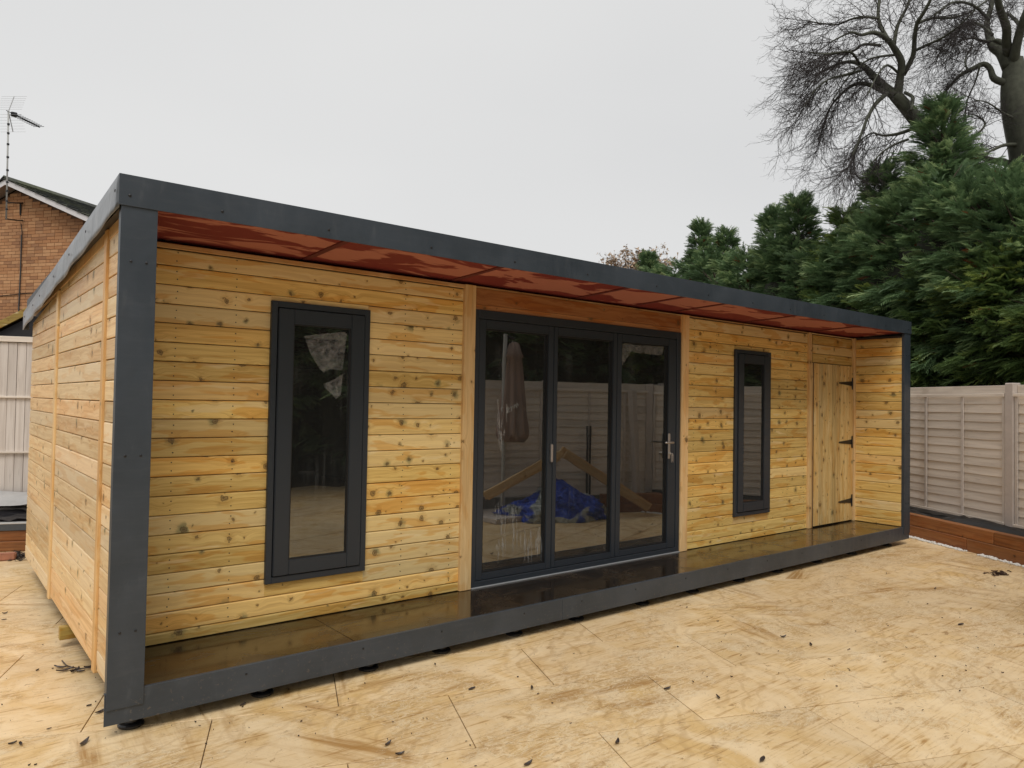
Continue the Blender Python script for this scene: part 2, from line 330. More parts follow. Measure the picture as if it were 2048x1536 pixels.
    th = t.math('MULTIPLY', t.smooth(t.noise(rv, 5.5, 6, .75, 2.), .585, .66), t.smooth(fine, .42, .56))
    col = t.mix(t.math('MULTIPLY', th, .75), col, (.27, .14, .045))
    col = t.mix(t.math('MULTIPLY', t.smooth(grit, .64, .70), .6), col, (.18, .10, .045))
    dk = t.math('MULTIPLY', t.smooth(t.noise(t.mapping(P, (1.2, 3.2, 1), rot=(0, 0, .3)), 1.6, 5, .65, 1.8), .56, .74), .55); col = t.mix(dk, col, (.42, .235, .07))
    tone = t.math('MULTIPLY_ADD', rnd, .10, .95); col = t.mix(1., col, t_val(t, tone), 'MULTIPLY')
    t.base(col, t.smooth(mid, .3, .7, .42, .62), .45)
    h = t.math('ADD', t.math('MULTIPLY', fine, .4), t.math('ADD', t.math('MULTIPLY', ed, .5), t.math('MULTIPLY', t.math('MULTIPLY', st, fall), .45)))
    h = t.math('ADD', h, t.math('MULTIPLY', t.math('MULTIPLY', zone, r2), -2.))
    t.bump(h, .55, .006); return t.m
M_PAVE = paving_mat()
M_JOINT = simple('dirty_joint', (.12, .075, .035), .9, .3)
M_FENCE = None
def fence_mat(name, a, b, dirt, axis='X'):
    t = NT(name); tc = t.n('ShaderNodeTexCoord').outputs['Object']; rnd = t.n('ShaderNodeObjectInfo').outputs['Random']
    sc = (1.5, 30, 30) if axis == 'X' else (30, 30, 1.5)
    cb = t.n('ShaderNodeVectorMath', operation='ADD'); t.l(t.mapping(tc, sc), cb.inputs[0]); t.l(t_vec(t, rnd), cb.inputs[1])
    g = t.noise(cb.outputs[0], 1., 4, .6, .4); g3 = t.noise(cb.outputs[0], 3., 2, .6); n = t.noise(tc, 3, 4, .6)
    col = t.mix(t.smooth(g, .35, .7), a, b); col = t.mix(t.math('MULTIPLY', t.smooth(n, .52, .75), .5), col, dirt)
    col = t.mix(t.math('MULTIPLY', t.smooth(g3, .68, .76), .5), col, tuple(x*.4 for x in dirt))
    val = t.math('MULTIPLY_ADD', rnd, .2, .9); col = t.mix(1., col, t_val(t, val), 'MULTIPLY')
    t.base(col, .65, .3); t.bump(g, .3, .002); return t.m
def t_vec(t, r):
    o = t.n('ShaderNodeCombineXYZ'); t.l(t.math('MULTIPLY', r, 57.), o.inputs[0]); t.l(t.math('MULTIPLY', r, 23.), o.inputs[1]); t.l(t.math('MULTIPLY', r, 41.), o.inputs[2]); return o.outputs[0]
M_FENCE = fence_mat('taupe_fence_paint', (.80, .71, .61), (.66, .575, .49), (.46, .37, .28))
M_FENCEV = fence_mat('taupe_fence_paint_upright', (.68, .61, .55), (.56, .49, .43), (.40, .33, .28), 'Z')
M_POST = simple('painted_concrete_post', (.56, .49, .44), .8, .2, 12, bump=.3)
M_GRAVB = simple('grey_gravel_board', (.20, .185, .17), .85, .25, 10, bump=.3)
M_SOIL = simple('bed_liner_black', (.012, .012, .012), .4, .4, 8, bump=.6)
M_LINER = M_SOIL
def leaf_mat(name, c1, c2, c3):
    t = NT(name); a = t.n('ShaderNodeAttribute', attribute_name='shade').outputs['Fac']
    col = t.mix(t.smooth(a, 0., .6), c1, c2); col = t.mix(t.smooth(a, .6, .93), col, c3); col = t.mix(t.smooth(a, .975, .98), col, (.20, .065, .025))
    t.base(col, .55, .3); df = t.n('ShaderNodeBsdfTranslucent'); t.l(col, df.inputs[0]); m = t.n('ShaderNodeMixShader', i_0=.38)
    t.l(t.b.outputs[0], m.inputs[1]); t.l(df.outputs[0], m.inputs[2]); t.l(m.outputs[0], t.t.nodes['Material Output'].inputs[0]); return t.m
M_CON = leaf_mat('cypress_foliage', (.022, .048, .028), (.14, .225, .10), (.42, .53, .25))
M_CONY = leaf_mat('cypress_foliage_yellow', (.026, .050, .018), (.125, .195, .062), (.40, .48, .13))
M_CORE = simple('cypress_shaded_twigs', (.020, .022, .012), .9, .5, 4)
M_BARK = simple('mossy_bark', (.075, .078, .055), .9, .7, 9, bump=1.)
M_TWIG = simple('purple_brown_twig', (.040, .032, .030), .8, .3, 3)
M_CBARK = simple('cypress_bark', (.06, .04, .028), .9, .4, 8)
# ------------------------------------------------------------------ setting: ground, paving
g = MB().box(-400, 400, -400, 400, -.4, -.035).obj('ground', simple('rough_soil', (.10, .085, .05), .95, .4, 2)); tag(g, kind='structure')
TD = np.array([.927, -.375]); TN = np.array([.375, .927])
FU = np.array([.488, .873, 0.]); FN = np.array([.873, -.488, 0.]); FA = np.array([8.537, .196, 0.])     # right bed foot line, outward normal
LP = onz(30, 1103); LT = np.array([.927, -.375, 0.]); LN = np.array([.375, .927, 0.])                   # left rear bed foot line
pave = MB().box(-14, 14, -14, 12, -.034, -.010).obj('paving', M_JOINT); tag(pave, kind='structure')
TL, TW = 1.13, .595
random.seed(4)
tile_mesh = MB().box(0, TL-.0045, 0, TW-.0075, -.024, 0).mesh('paving_slab', M_PAVE, bevel=.0015)
for row in range(-16, 14):
    n0 = -.47+row*TW
    for k in range(-12, 14):
        t0 = (1.56 if row % 2 == 0 else 2.14)+k*TL
        c = TD*(t0+TL/2)+TN*(n0+TW/2)
        if c[0] < -4.2 or c[1] < -7.6 or (c[0]-FA[0])*FN[0]+(c[1]-FA[1])*FN[1] > .5: continue
        if (c[0]-LP[0])*LN[0]+(c[1]-LP[1])*LN[1] > .5: continue
        if 1.0 < c[0] < 7.4 and 1.0 < c[1]: continue                       # nothing of these can be seen below the room
        p = TD*t0+TN*n0; z = random.uniform(-.0012, 0)
        o = put(bpy.data.objects.new('paving_slab', tile_mesh), pave, Matrix.Translation((p[0], p[1], z)) @ Matrix.Rotation(math.atan2(-.375, .927), 4, 'Z') @ Matrix.Rotation(random.uniform(-.0008, .0008), 4, 'X'))
# ------------------------------------------------------------------ garden room
Lr, D, d = 8.026, 3.874, .565
ZB, ZT, BT = .06, 2.50, .20
PITCH = .1028; ZJ = .262
SL = -.0745                                            # roof falls to the back
roof_z = lambda y: ZT+SL*y
room = empty('garden_room', I4, 'long single-storey timber-clad garden room with anthracite trim and canopy across the yard', 'garden room')
_bm = {}
def board(x0, x1, z0, z1, M, parent, mat, name='board'):
    """board along local x, outward local -y, between heights z0,z1"""
    key = (round(x1-x0, 4), round(z1-z0, 4), mat.name)
    if key not in _bm:
        h = z1-z0; b = MB()
        pr = [(0, .0015), (-.0125, .0015), (-.015, .004), (-.015, h-.010), (-.0125, h-.0045), (-.006, h-.0018), (0, h-.0015)] if h > .04 else [(0, .001), (-.014, .001), (-.014, h-.001), (0, h-.001)]
        b.extr(pr, 0, x1-x0); _bm[key] = b.mesh('board', mat)
    j = random.uniform(-.0012, .0012)
    return put(bpy.data.objects.new(name, _bm[key]), parent, M @ Matrix.Translation((x0, j, z0)))
rows = [(BT+.002, ZJ)]+[(ZJ+k*PITCH, ZJ+(k+1)*PITCH) for k in range(20)]
def clad(x0, x1, zmin, zmax, holes, M, parent, mat, rws=rows):
    for a, b in rws:
        a2, b2 = max(a, zmin), min(b, zmax)
        if b2-a2 < .012: continue
        segs = [(x0, x1)]
        for hx0, hx1, hz0, hz1 in holes:
            if b2 > hz0+.006 and a2 < hz1-.006:
                if a2 < hz0 and hz0-a2 > .02: board(hx0+.004, hx1-.004, a2, hz0, M, parent, mat)
                if b2 > hz1 and b2-hz1 > .02: board(hx0+.004, hx1-.004, hz1, b2, M, parent, mat)
                segs = [(s0, s1) for q0, q1 in segs for s0, s1 in ((q0, min(q1, hx0+.004)), (max(q0, hx1-.004), q1)) if s1-s0 > .01]
        for s0, s1 in segs: board(s0, s1, a2, b2, M, parent, mat)
# front wall: solid panel with window holes
W1 = (.899, 1.534, .440, 2.081); W2 = (5.481, 6.096, .440, 2.068); DR = (2.362, 4.655, BT, 2.168)
wall_top = roof_z(d)-.125
FY = d+.016                                             # back of cladding
def pierced(x0, x1, z0, z1, holes, y0, y1):
    b = MB(); xs = sorted({x0, x1, *[h[0] for h in holes], *[h[1] for h in holes]})
    for a, c in zip(xs, xs[1:]):
        hs = [h for h in holes if h[0] <= a+1e-6 and h[1] >= c-1e-6]
        if hs: h = hs[0]; (h[2] > z0+.01) and b.box(a, c, y0, y1, z0, h[2]); b.box(a, c, y0, y1, h[3], z1)
        else: b.box(a, c, y0, y1, z0, z1)
    return b
front = pierced(.06, 7.90, BT, wall_top, [W1, DR, W2], FY, FY+.09).obj('front_wall', M_INNER, room)
MF = Matrix.Translation((0, FY, 0))
clad(.151, 2.262, BT, wall_top-.03, [W1], MF, front, M_BOARD)
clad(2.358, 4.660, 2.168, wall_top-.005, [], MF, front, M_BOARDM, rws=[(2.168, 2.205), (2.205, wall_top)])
clad(4.760, 6.842, BT, wall_top, [W2], MF, front, M_BOARD)
clad(6.955, 7.86, 2.008, wall_top, [], MF, front, M_BOARD)
for x0, x1 in ((2.262, 2.358), (4.660, 4.758), (6.842, 6.900)):
    box('batten', x0, x1, d-.022, d+.012, BT, wall_top, M_BATTEN, front, .003)
box('batten', 6.905, 6.950, d-.008, d+.014, BT, 2.004, M_BATTEN, front, .002)
box('batten', 7.842, 7.879, d-.030, d+.012, BT, wall_top, M_BATTEN, front, .003)
box('trim_batten', .151, 2.262, d-.024, d-.002, wall_top-.030, wall_top-.004, M_BATTENL, front, .003)
for x0, x1 in ((2.36, 4.658), (4.76, 6.84), (6.90, 7.84)): box('trim_batten', x0, x1, d-.016, d-.003, wall_top-.012, wall_top-.001, M_BATTENL, front, .002)
# nails in the cladding
nb = MB()
random.seed(9)
for xs, z0 in ((.385, .23), (.7, .23), (1.80, .23), (2.18, .23), (4.86, .23), (5.20, .23), (6.45, .23), (6.78, .23)):
    for k in range(20):
        zc = ZJ+PITCH*k
        for dz in (.028, .072):
            x = xs+random.uniform(-.004, .004); z = zc+dz+random.uniform(-.004, .004)
            if z > wall_top-.04: continue
            nb.box(x-.0028, x+.0028, d-.0008, d+.002, z-.0028, z+.0028)
tag(nb.obj('nail_heads', M_SCREW, front), kind='stuff')
# left side wall
XW = .045; SB = .150
sidew = MB().add([(XW+.017, .03, SB+.03), (XW+.016, 3.70, SB+.03), (XW+.016, 3.70, roof_z(3.7)-.10), (XW+.016, .03, roof_z(.03)-.10),
                  (XW+.1, .03, SB+.03), (XW+.1, 3.70, SB+.03), (XW+.1, 3.70, roof_z(3.7)-.10), (XW+.1, .03, roof_z(.03)-.10)],
                 [(0,3,2,1)[::-1], (4,5,6,7)[::-1], (0,4,7,3), (1,2,6,5), (3,7,6,2), (0,1,5,4)]).obj('side_wall', M_INNER, room)
def slant(ln, a, b, t0, t1, M, parent, mat):
    # board cut to the roof slope: top height t0 at local x 0, t1 at local x ln
    xs = 0.
    if t0 < a+.01 < t1: xs = ln*(a+.01-t0)/(t1-t0)
    z0_ = max(a+.01, t0+(t1-t0)*xs/ln); pts = [(xs, a), (ln, a), (ln, min(b, t1))]
    if t1 > b and t0 < b: pts.append((ln*(b-t0)/(t1-t0), b))
    pts.append((xs, min(b, z0_))); n = len(pts)
    m = MB().add([(x, -.015, z-a) for x, z in pts]+[(x, 0, z-a) for x, z in pts], [tuple(range(n)), tuple(range(2*n-1, n-1, -1))]+[(i+n, (i+1) % n+n, (i+1) % n, i) for i in range(n)])
    m.obj('board', mat, parent, M @ Matrix.Translation((0, 0, a)))
def side_clad(ya, yb, M_, mat, parent, zlo, top):
    k0 = -2
    for k in range(-5, 21):
        a = 1.896-13*PITCH+k*PITCH-.0; b = a+PITCH
        a = max(a, zlo)
        if b-a < .02: continue
        # board in local frame: local x -> world -y, outward -> world -x
        za, zb = top(ya), top(yb)
        if a > max(za, zb)-.015: break
        b2 = min(b, max(za, zb))
        M = Matrix.Translation((M_, yb, 0)) @ Matrix.Rotation(-math.pi/2, 4, 'Z')
        if b <= min(za, zb): board(0, yb-ya, a, b, M, parent, mat)
        else: slant(yb-ya, a, b, zb, za, M, parent, mat)
random.seed(21)
top_side = lambda y: roof_z(y)-.11
for ya, yb in ((.03, .50), (.565, 2.165), (2.245, 3.73)): side_clad(ya, yb, XW+.016, M_BOARDS, sidew, SB, top_side)
for ya, yb in ((.502, .563), (2.168, 2.242)):
    box('batten', XW-.012, XW+.014, ya, yb, SB-.015, top_side(yb), M_BATTEN, sidew, .003)
box('top_rail', XW-.002, XW+.016, .04, 3.72, 0, .07, M_BATTENL, sidew, 0, Matrix(((1,0,0,0),(0,1,0,0),(0,SL,1,2.5-.185),(0,0,0,1))))
# right wing inner face
wing = box('wing_wall', 7.896, 7.99, .03, d+.09, BT, roof_z(.4)-.13, M_INNER, room)
M = Matrix.Translation((7.893, d+.002, 0)) @ Matrix.Rotation(-math.pi/2, 4, 'Z')
random.seed(31)
for a, b in rows:
    b2 = min(b, wall_top+.03)
    if b2-a > .01: board(0, d+.002-.012, a, b2, M, wing, M_BOARD)
# outside right wall and back wall (unseen from the front, close the room)
box('right_wall', 7.993, 8.02, .035, 3.7, SB, roof_z(3.7)-.1, M_BOARDS, room)
box('back_wall', XW+.1, 7.99, 3.65, 3.70, SB, roof_z(3.7)-.1, M_INNER, room)
# floor, deck, base frame
box('base_frame', .17, 7.85, .13, 3.6, .085, .165, M_IRON, room)
box('floor', .11, 7.98, d+.03, 3.65, .168, .198, M_INNER, room)
for x0, x1 in ((.10, 1.202), (1.205, 2.40), (2.403, 3.60), (3.603, 4.80), (4.803, 5.682), (5.685, 6.90), (6.903, 7.89)):
    box('deck_board', x0, x1, .012, d+.025, .170, BT-.001, M_DECK, room, .001)
# front base trim, two lengths
for x0, x1 in ((-.006, 2.719), (2.721, 8.022)):
    b = MB().box(0, x1-x0, 0, .004, 0, BT-ZB).box(0, x1-x0, .004, .022, BT-ZB-.004, BT-ZB)
    bt = b.obj('base_trim', M_TRIM, room, Matrix.Translation((x0, -.004, ZB)), bevel=.0008)
    for sx in (.612, 1.246, 1.756, 2.388, 2.902, 3.453, 4.035, 4.59, 5.176, 5.75, 6.3, 6.9, 7.5):
        if x0 < sx < x1: MB().lathe([(.006, 0), (.006, .002), (.003, .0035)], n=8).obj('screw', M_SCREW, bt, Matrix.Translation((sx, -.004, .158)) @ Matrix.Rotation(math.pi/2, 4, 'X'))
def corner_post(x0, x1, flange_x, name='corner_post'):
    p = MB().box(0, x1-x0, 0, .003, 0, 2.362-.128)
    fx = 0 if flange_x < 0 else x1-x0-.003
    p.box(fx, fx+.003, .003, .045, 0, 2.362-.128)
    ix = x1-x0-.003 if flange_x < 0 else 0
    p.box(ix, ix+.003, .003, .03, 0, 2.362-.128)
    o = p.obj(name, M_TRIM, room, Matrix.Translation((x0, -.010, .128)), bevel=.0008)
    for z in (2.115, 1.244, .462):
        for fx in (.3, .72): MB().lathe([(.006, 0), (.006, .002), (.003, .0035)], n=8).obj('screw', M_SCREW, o, Matrix.Translation((x0+(x1-x0)*fx, -.010, z)) @ Matrix.Rotation(math.pi/2, 4, 'X'))
    return o
corner_post(0, .151, -1); corner_post(7.875, 8.026, 1)
box('post_core', .02, .149, 0, .08, .16, 2.36, M_IRON, room); box('post_core', 7.895, 8.01, 0, .03, .16, 2.36, M_IRON, room)
# roof, fascia, soffit
rf = MB().add([(.0, 0, ZT-.03), (Lr, 0, ZT-.03), (Lr, D, roof_z(D)-.03), (0, D, roof_z(D)-.03), (.0, 0, ZT-.006), (Lr, 0, ZT-.006), (Lr, D, roof_z(D)-.006), (0, D, roof_z(D)-.006)],
              [(0,3,2,1), (4,5,6,7), (0,1,5,4), (1,2,6,5), (2,3,7,6), (3,0,4,7)]).obj('roof', simple('roof_membrane', (.04, .04, .045), .6), room)
for x0, x1 in ((-.012, 5.60), (5.602, 8.036)):
    o = MB().box(0, x1-x0, 0, .004, 0, .140).box(0, x1-x0, .004, .03, .137, .140).obj('front_fascia', M_TRIM, room, Matrix.Translation((x0, -.0165, 2.361)), bevel=.0008)
    for sx in (.032, .435, .983, 1.623, 2.25, 2.9, 3.63, 4.273, 4.9, 5.5, 6.1, 6.8, 7.4, 7.95):
        if x0 < sx < x1: MB().lathe([(.007, 0), (.007, .002), (.003, .004)], n=8).obj('screw', M_SCREW, o, Matrix.Translation((sx, -.0165, 2.408)) @ Matrix.Rotation(math.pi/2, 4, 'X'))
# wavy side fascia strip
nS = 60; V = []; F = []
for i in range(nS+1):
    y = -.012+i/nS*(D+.012); wv = .006*math.sin(y*5.2)*math.sin(y*2.1+.6)+.004*math.sin(y*11)
    for j in range(5):
        zt = roof_z(y)-(1-j/4)*(.148+.006*math.sin(y*3.1+1)); x = -.012-wv*(1-j/4)
        V.append((x, y, zt))
    V.append((.03, y, roof_z(y)+.001))
for i in range(nS):
    for j in range(5): a = i*6+j; F.append((a+6, a, a+1, a+7))
b = MB(); b.add(V, F); o = b.obj('side_fascia', M_FLASH, room, smooth=True)
sol = o.modifiers.new('thickness', 'SOLIDIFY'); sol.thickness = .003; sol.offset = -1
for y in (.03, .775, 1.33, 1.978, 2.687, 3.099, 3.677):
    MB().lathe([(.008, 0), (.008, .002), (.003, .004)], n=8).obj('screw', M_SCREW, o, Matrix.Translation((-.019, y, roof_z(y)-.068)) @ Matrix.Rotation(-math.pi/2, 4, 'Y'))
MB().box(0, .045, 0, .0035, 0, .148).obj('fascia_end', M_FLASH, o, Matrix.Translation((-.012, D, roof_z(D)-.148)))
box('roof_joist', .01, .05, .02, D-.03, 0, .09, M_IRON, room, 0, Matrix(((1,0,0,0),(0,1,0,0),(0,SL,1,2.5-.13),(0,0,0,1))))
box('right_fascia', Lr-.004, Lr+.004, 0, D, 0, .148, M_TRIM, room, 0, Matrix(((1,0,0,0),(0,1,0,0),(0,SL,1,2.5-.150),(0,0,0,1))))
# soffit panels and joists, sloped
SM = Matrix(((1,0,0,0),(0,1,0,0),(0,SL,1,2.5-.130),(0,0,0,1)))
sx = [.06, 1.10, 2.17, 3.35, 4.00, 4.55, 5.68, 6.93, 7.98]
random.seed(3)
for a, b_ in zip(sx, sx[1:]): box('soffit_panel', a+.012, b_-.012, .003, d+.09, .003, .013, M_SOFFIT, room, 0, SM)
for a in sx[1:-1]: box('soffit_joist', a-.019, a+.019, .003, d-.001, -.004, .011, M_SOFFJ, room, .002, SM)
# feet
fm = MB().lathe([(.052, 0), (.056, .004), (.056, .012), (.05, .018), (.03, .022), (.026, .05), (.040, .055), (.040, .063), (.027, .066), (.027, .1)], n=20).mesh('foot', M_BLACK)
for x in (.125, .733, 1.335, 1.824, 2.39, 2.95, 3.64, 4.25, 4.9, 5.5, 6.2, 6.9, 7.7): put(bpy.data.objects.new('foot', fm), room, Matrix.Translation((x, .10, 0)))
for y in (.85, 1.55, 2.2, 2.75, 3.3): put(bpy.data.objects.new('foot', fm), room, Matrix.Translation((.19, y, 0)))
# joist end poking out under the side wall
je = onz(119, 1283, .045)
box('joist_end', je[0], je[0]+.34, je[1]-.0, je[1]+.05, .05, .125, M_MOSS, room, .002)
# ---------------- windows
def window(x0, x1, z0, z1, stile):
    f = MB(); w_ = .036
    y0, y1 = d-.022, d+.05
    f.box(x0, x0+w_, y0, y1, z0, z1).box(x1-w_, x1, y0, y1, z0, z1).box(x0+w_, x1-w_, y0, y1, z0, z0+w_).box(x0+w_, x1-w_, y0, y1, z1-w_, z1)
    wf = f.obj('window', M_FRAME, room, bevel=.002)
    a, b_, c, e = x0+w_+.005, x1-w_-.005, z0+w_+.005, z1-w_-.005; s = MB(); ys = d-.030
    for q in ((a, a+stile, c, e), (b_-stile, b_, c, e), (a+stile, b_-stile, c, c+stile*.95), (a+stile, b_-stile, e-stile*.95, e)):
        s.box(q[0], q[1], ys, d-.002, q[2], q[3])
    s.obj('sash', M_FRAME, wf, bevel=.004, seg=2)
    ga = (a+stile-.002, b_-stile+.002, c+stile*.95-.002, e-stile*.95+.002); gk = MB()
    for q in ((ga[0], ga[0]+.008, ga[2], ga[3]), (ga[1]-.008, ga[1], ga[2], ga[3]), (ga[0]+.008, ga[1]-.008, ga[2], ga[2]+.008), (ga[0]+.008, ga[1]-.008, ga[3]-.008, ga[3])):
        gk.box(q[0], q[1], d-.025, d-.0135, q[2], q[3])
    gk.obj('gasket', M_GASKET, wf)
    pane = box('pane', ga[0], ga[1], d-.013, d-.007, ga[2], ga[3], M_GLASS, wf)
    box('backing', ga[0]-.01, ga[1]+.01, d+.045, d+.049, ga[2]-.01, ga[3]+.01, simple('unlit_room_dark', (.02, .02, .02), .8), wf)  # near-black sheet added to stand in for the unlit interior
    return wf, ga
win1, g1 = window(*W1, .092); win2, g2 = window(*W2, .092)
# ---------------- folding door
df = MB(); y0, y1 = d-.010, d+.07
df.box(DR[0], DR[0]+.038, y0, y1, BT+.004, DR[3]).box(DR[1]-.05, DR[1], y0, y1, BT+.004, DR[3]).box(DR[0]+.038, DR[1]-.05, y0, y1, DR[3]-.062, DR[3]).box(DR[0]+.038, DR[1]-.05, y0, y1, BT+.004, BT+.045)
dfr = df.obj('door_frame', M_FRAME, room, bevel=.002)
box('sill_bead', DR[0], DR[1], d-.020, d-.0105, BT, BT+.007, M_SILVER, dfr)
def tilt_box(): pass
PX = [(2.403, 3.117, 2.463, 3.062), (3.121, 3.826, 3.160, 3.780), (3.830, 4.600, 3.885, 4.492)]
panes = []
for i, (a, b_, pa, pb) in enumerate(PX):
    s = MB(); ys, ye = d-.004, d+.056; z0, z1 = BT+.049, DR[3]-.066; pz0, pz1 = .296, 2.038
    s.box(a, pa, ys, ye, z0, z1).box(pb, b_, ys, ye, z0, z1).box(pa, pb, ys, ye, z0, pz0).box(pa, pb, ys, ye, pz1, z1)
    dp = s.obj('door_panel', M_FRAME, room, bevel=.003, seg=2)
    gk = MB()
    for q in ((pa, pa+.009, pz0, pz1), (pb-.009, pb, pz0, pz1), (pa+.009, pb-.009, pz0, pz0+.009), (pa+.009, pb-.009, pz1-.009, pz1)): gk.box(q[0], q[1], d+.006, d+.024, q[2], q[3])
    gk.obj('gasket', M_GASKET, dp)
    panes.append((box('pane', pa+.001, pb-.001, d+.0245, d+.030, pz0+.001, pz1-.001, M_GLASS, dp), pa, pb)); 
    if i == 2:
        h = MB(); h.box(4.488, 4.518, ys-.010, ys-.0005, 1.035, 1.262)
        ho = h.obj('handle', M_STEEL, dp, bevel=.006, seg=3); tag(ho, 'steel lever handle on a long back plate')
        MB().tube([(4.503, ys-.010, 1.182), (4.503, ys-.055, 1.182), (4.49, ys-.062, 1.182), (4.40, ys-.062, 1.184), (4.385, ys-.058, 1.184)], [.009, .009, .010, .008, .007], 10).obj('lever', M_STEEL, dp, smooth=True)
        MB().lathe([(.014, 0), (.014, .008), (.010, .010)], n=14).obj('lock_cylinder', M_STEEL, dp, Matrix.Translation((4.503, ys-.010, 1.085)) @ Matrix.Rotation(math.pi/2, 4, 'X'))
        kk = MB().tube([(4.503, ys-.02, 1.085), (4.503, ys-.045, 1.085)], .004, 6)
        for q in (-1, 0, 1): kk.box(4.500+q*.006, 4.503+q*.006, ys-.046-.004*q, ys-.040-.004*q, 1.02-.012*abs(q), 1.075)
        kk.lathe([(.011, 0), (.011, .002)], 0, 0, 12)
        for j in range(len(kk.v)-24, len(kk.v)): x_, y_, z_ = kk.v[j]; kk.v[j] = (4.503+x_, ys-.045+z_, 1.075+y_)
        kk.obj('keys', M_STEEL, dp)
    if i == 0:
        MB().box(3.085, 3.104, ys-.030, ys-.0005, 1.06, 1.20).obj('folding_handle', M_STEEL, dp, bevel=.006, seg=2)
# pale translucent patches and water streaks on panes
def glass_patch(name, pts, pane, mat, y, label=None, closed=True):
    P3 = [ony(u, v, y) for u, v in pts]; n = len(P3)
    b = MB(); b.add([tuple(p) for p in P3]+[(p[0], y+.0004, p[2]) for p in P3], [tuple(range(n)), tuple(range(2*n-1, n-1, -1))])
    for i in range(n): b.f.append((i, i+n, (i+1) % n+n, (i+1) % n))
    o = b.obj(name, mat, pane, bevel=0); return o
pw1 = [c for c in win1.children if c.name.startswith('pane')][0]
glass_patch('pale_patch', [(609, 672), (640, 668), (688, 664), (694, 668), (690, 700), (688, 720), (684, 741), (660, 738), (648, 745), (640, 738), (628, 720), (618, 700)], pw1, M_PALEPATCH, d-.0137)
glass_patch('pale_patch', [(663, 762), (686, 748), (681, 790), (672, 798), (664, 789), (650, 776), (646, 768)], pw1, M_PALEPATCH, d-.0137)
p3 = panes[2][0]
glass_patch('pale_patch', [(1245, 688), (1262, 684), (1266, 690), (1300, 692), (1328, 693), (1326, 700), (1324, 711), (1290, 708), (1262, 703), (1257, 712), (1250, 722), (1246, 730), (1243, 728)], p3, M_PALEPATCH, d+.0238)
p1 = panes[0][0]
random.seed(12)
for (ua, ub, va, vb, cnt, wid) in ((990, 1035, 1000, 1070, 26, 3), (985, 1100, 1050, 1125, 40, 4.5), (995, 1015, 790, 935, 14, 4)):
    b = MB()
    for k in range(cnt):
        u = random.uniform(ua, ub); v0 = random.uniform(va, va+(vb-va)*.6); v1 = min(vb, v0+random.uniform(12, 55)); w_ = random.uniform(.6, wid)*.5
        sh = random.uniform(-2, 2); n = 5; Lp = []; Rp = []
        for j in range(n+1):
            q = j/n; ww = w_*math.sin(math.pi*min(.98, max(.06, q*.8+.12)))**.7*random.uniform(.6, 1.1); cx = u+sh*q+random.uniform(-.5, .5); v = v0+(v1-v0)*q
            Lp.append(ony(cx-ww, v, d+.0238-.0001*k*.1)); Rp.append(ony(cx+ww, v, d+.0238-.0001*k*.1))
        base = len(b.v); b.v += [tuple(p) for p in Lp]+[tuple(p) for p in Rp]
        for j in range(n): b.f.append((base+j, base+j+1, base+n+2+j, base+n+1+j))
    tag(b.obj('water_streaks', M_STREAK, p1), kind='stuff')
for pn, pa, pb in panes:
    pass
# ---------------- store door in the corner
cd_ = box('store_door', 6.962, 7.838, d-.002, d+.028, .214, 2.002, M_INNER, room)
nv = 9; wv_ = (7.838-6.962)/nv
vb = MB(); vb.box(.0025, wv_-.0025, 0, .014, 0, 1.79); vm = vb.mesh('upright_board', M_VBOARD, bevel=.004)
random.seed(8)
for k in range(nv): put(bpy.data.objects.new('upright_board', vm), cd_, Matrix.Translation((6.962+k*wv_, d-.0165+random.uniform(-.001, .001), .213)))
for z in (1.80, 1.120, .440):
    h = MB(); h.add([(7.50, d-.022, z-.008), (7.795, d-.022, z-.028), (7.795, d-.022, z+.028), (7.50, d-.022, z+.008), (7.50, d-.018, z-.008), (7.795, d-.018, z-.028), (7.795, d-.018, z+.028), (7.50, d-.018, z+.008)],
                    [(0,1,2,3), (7,6,5,4), (0,4,5,1), (1,5,6,2), (2,6,7,3), (3,7,4,0)]).box(7.797, 7.822, d-.0225, d-.018, z-.07, z+.07)
    h.tube([(7.797, d-.026, z-.05), (7.797, d-.026, z+.05)], .007, 8); h.obj('hinge', M_IRON, cd_)
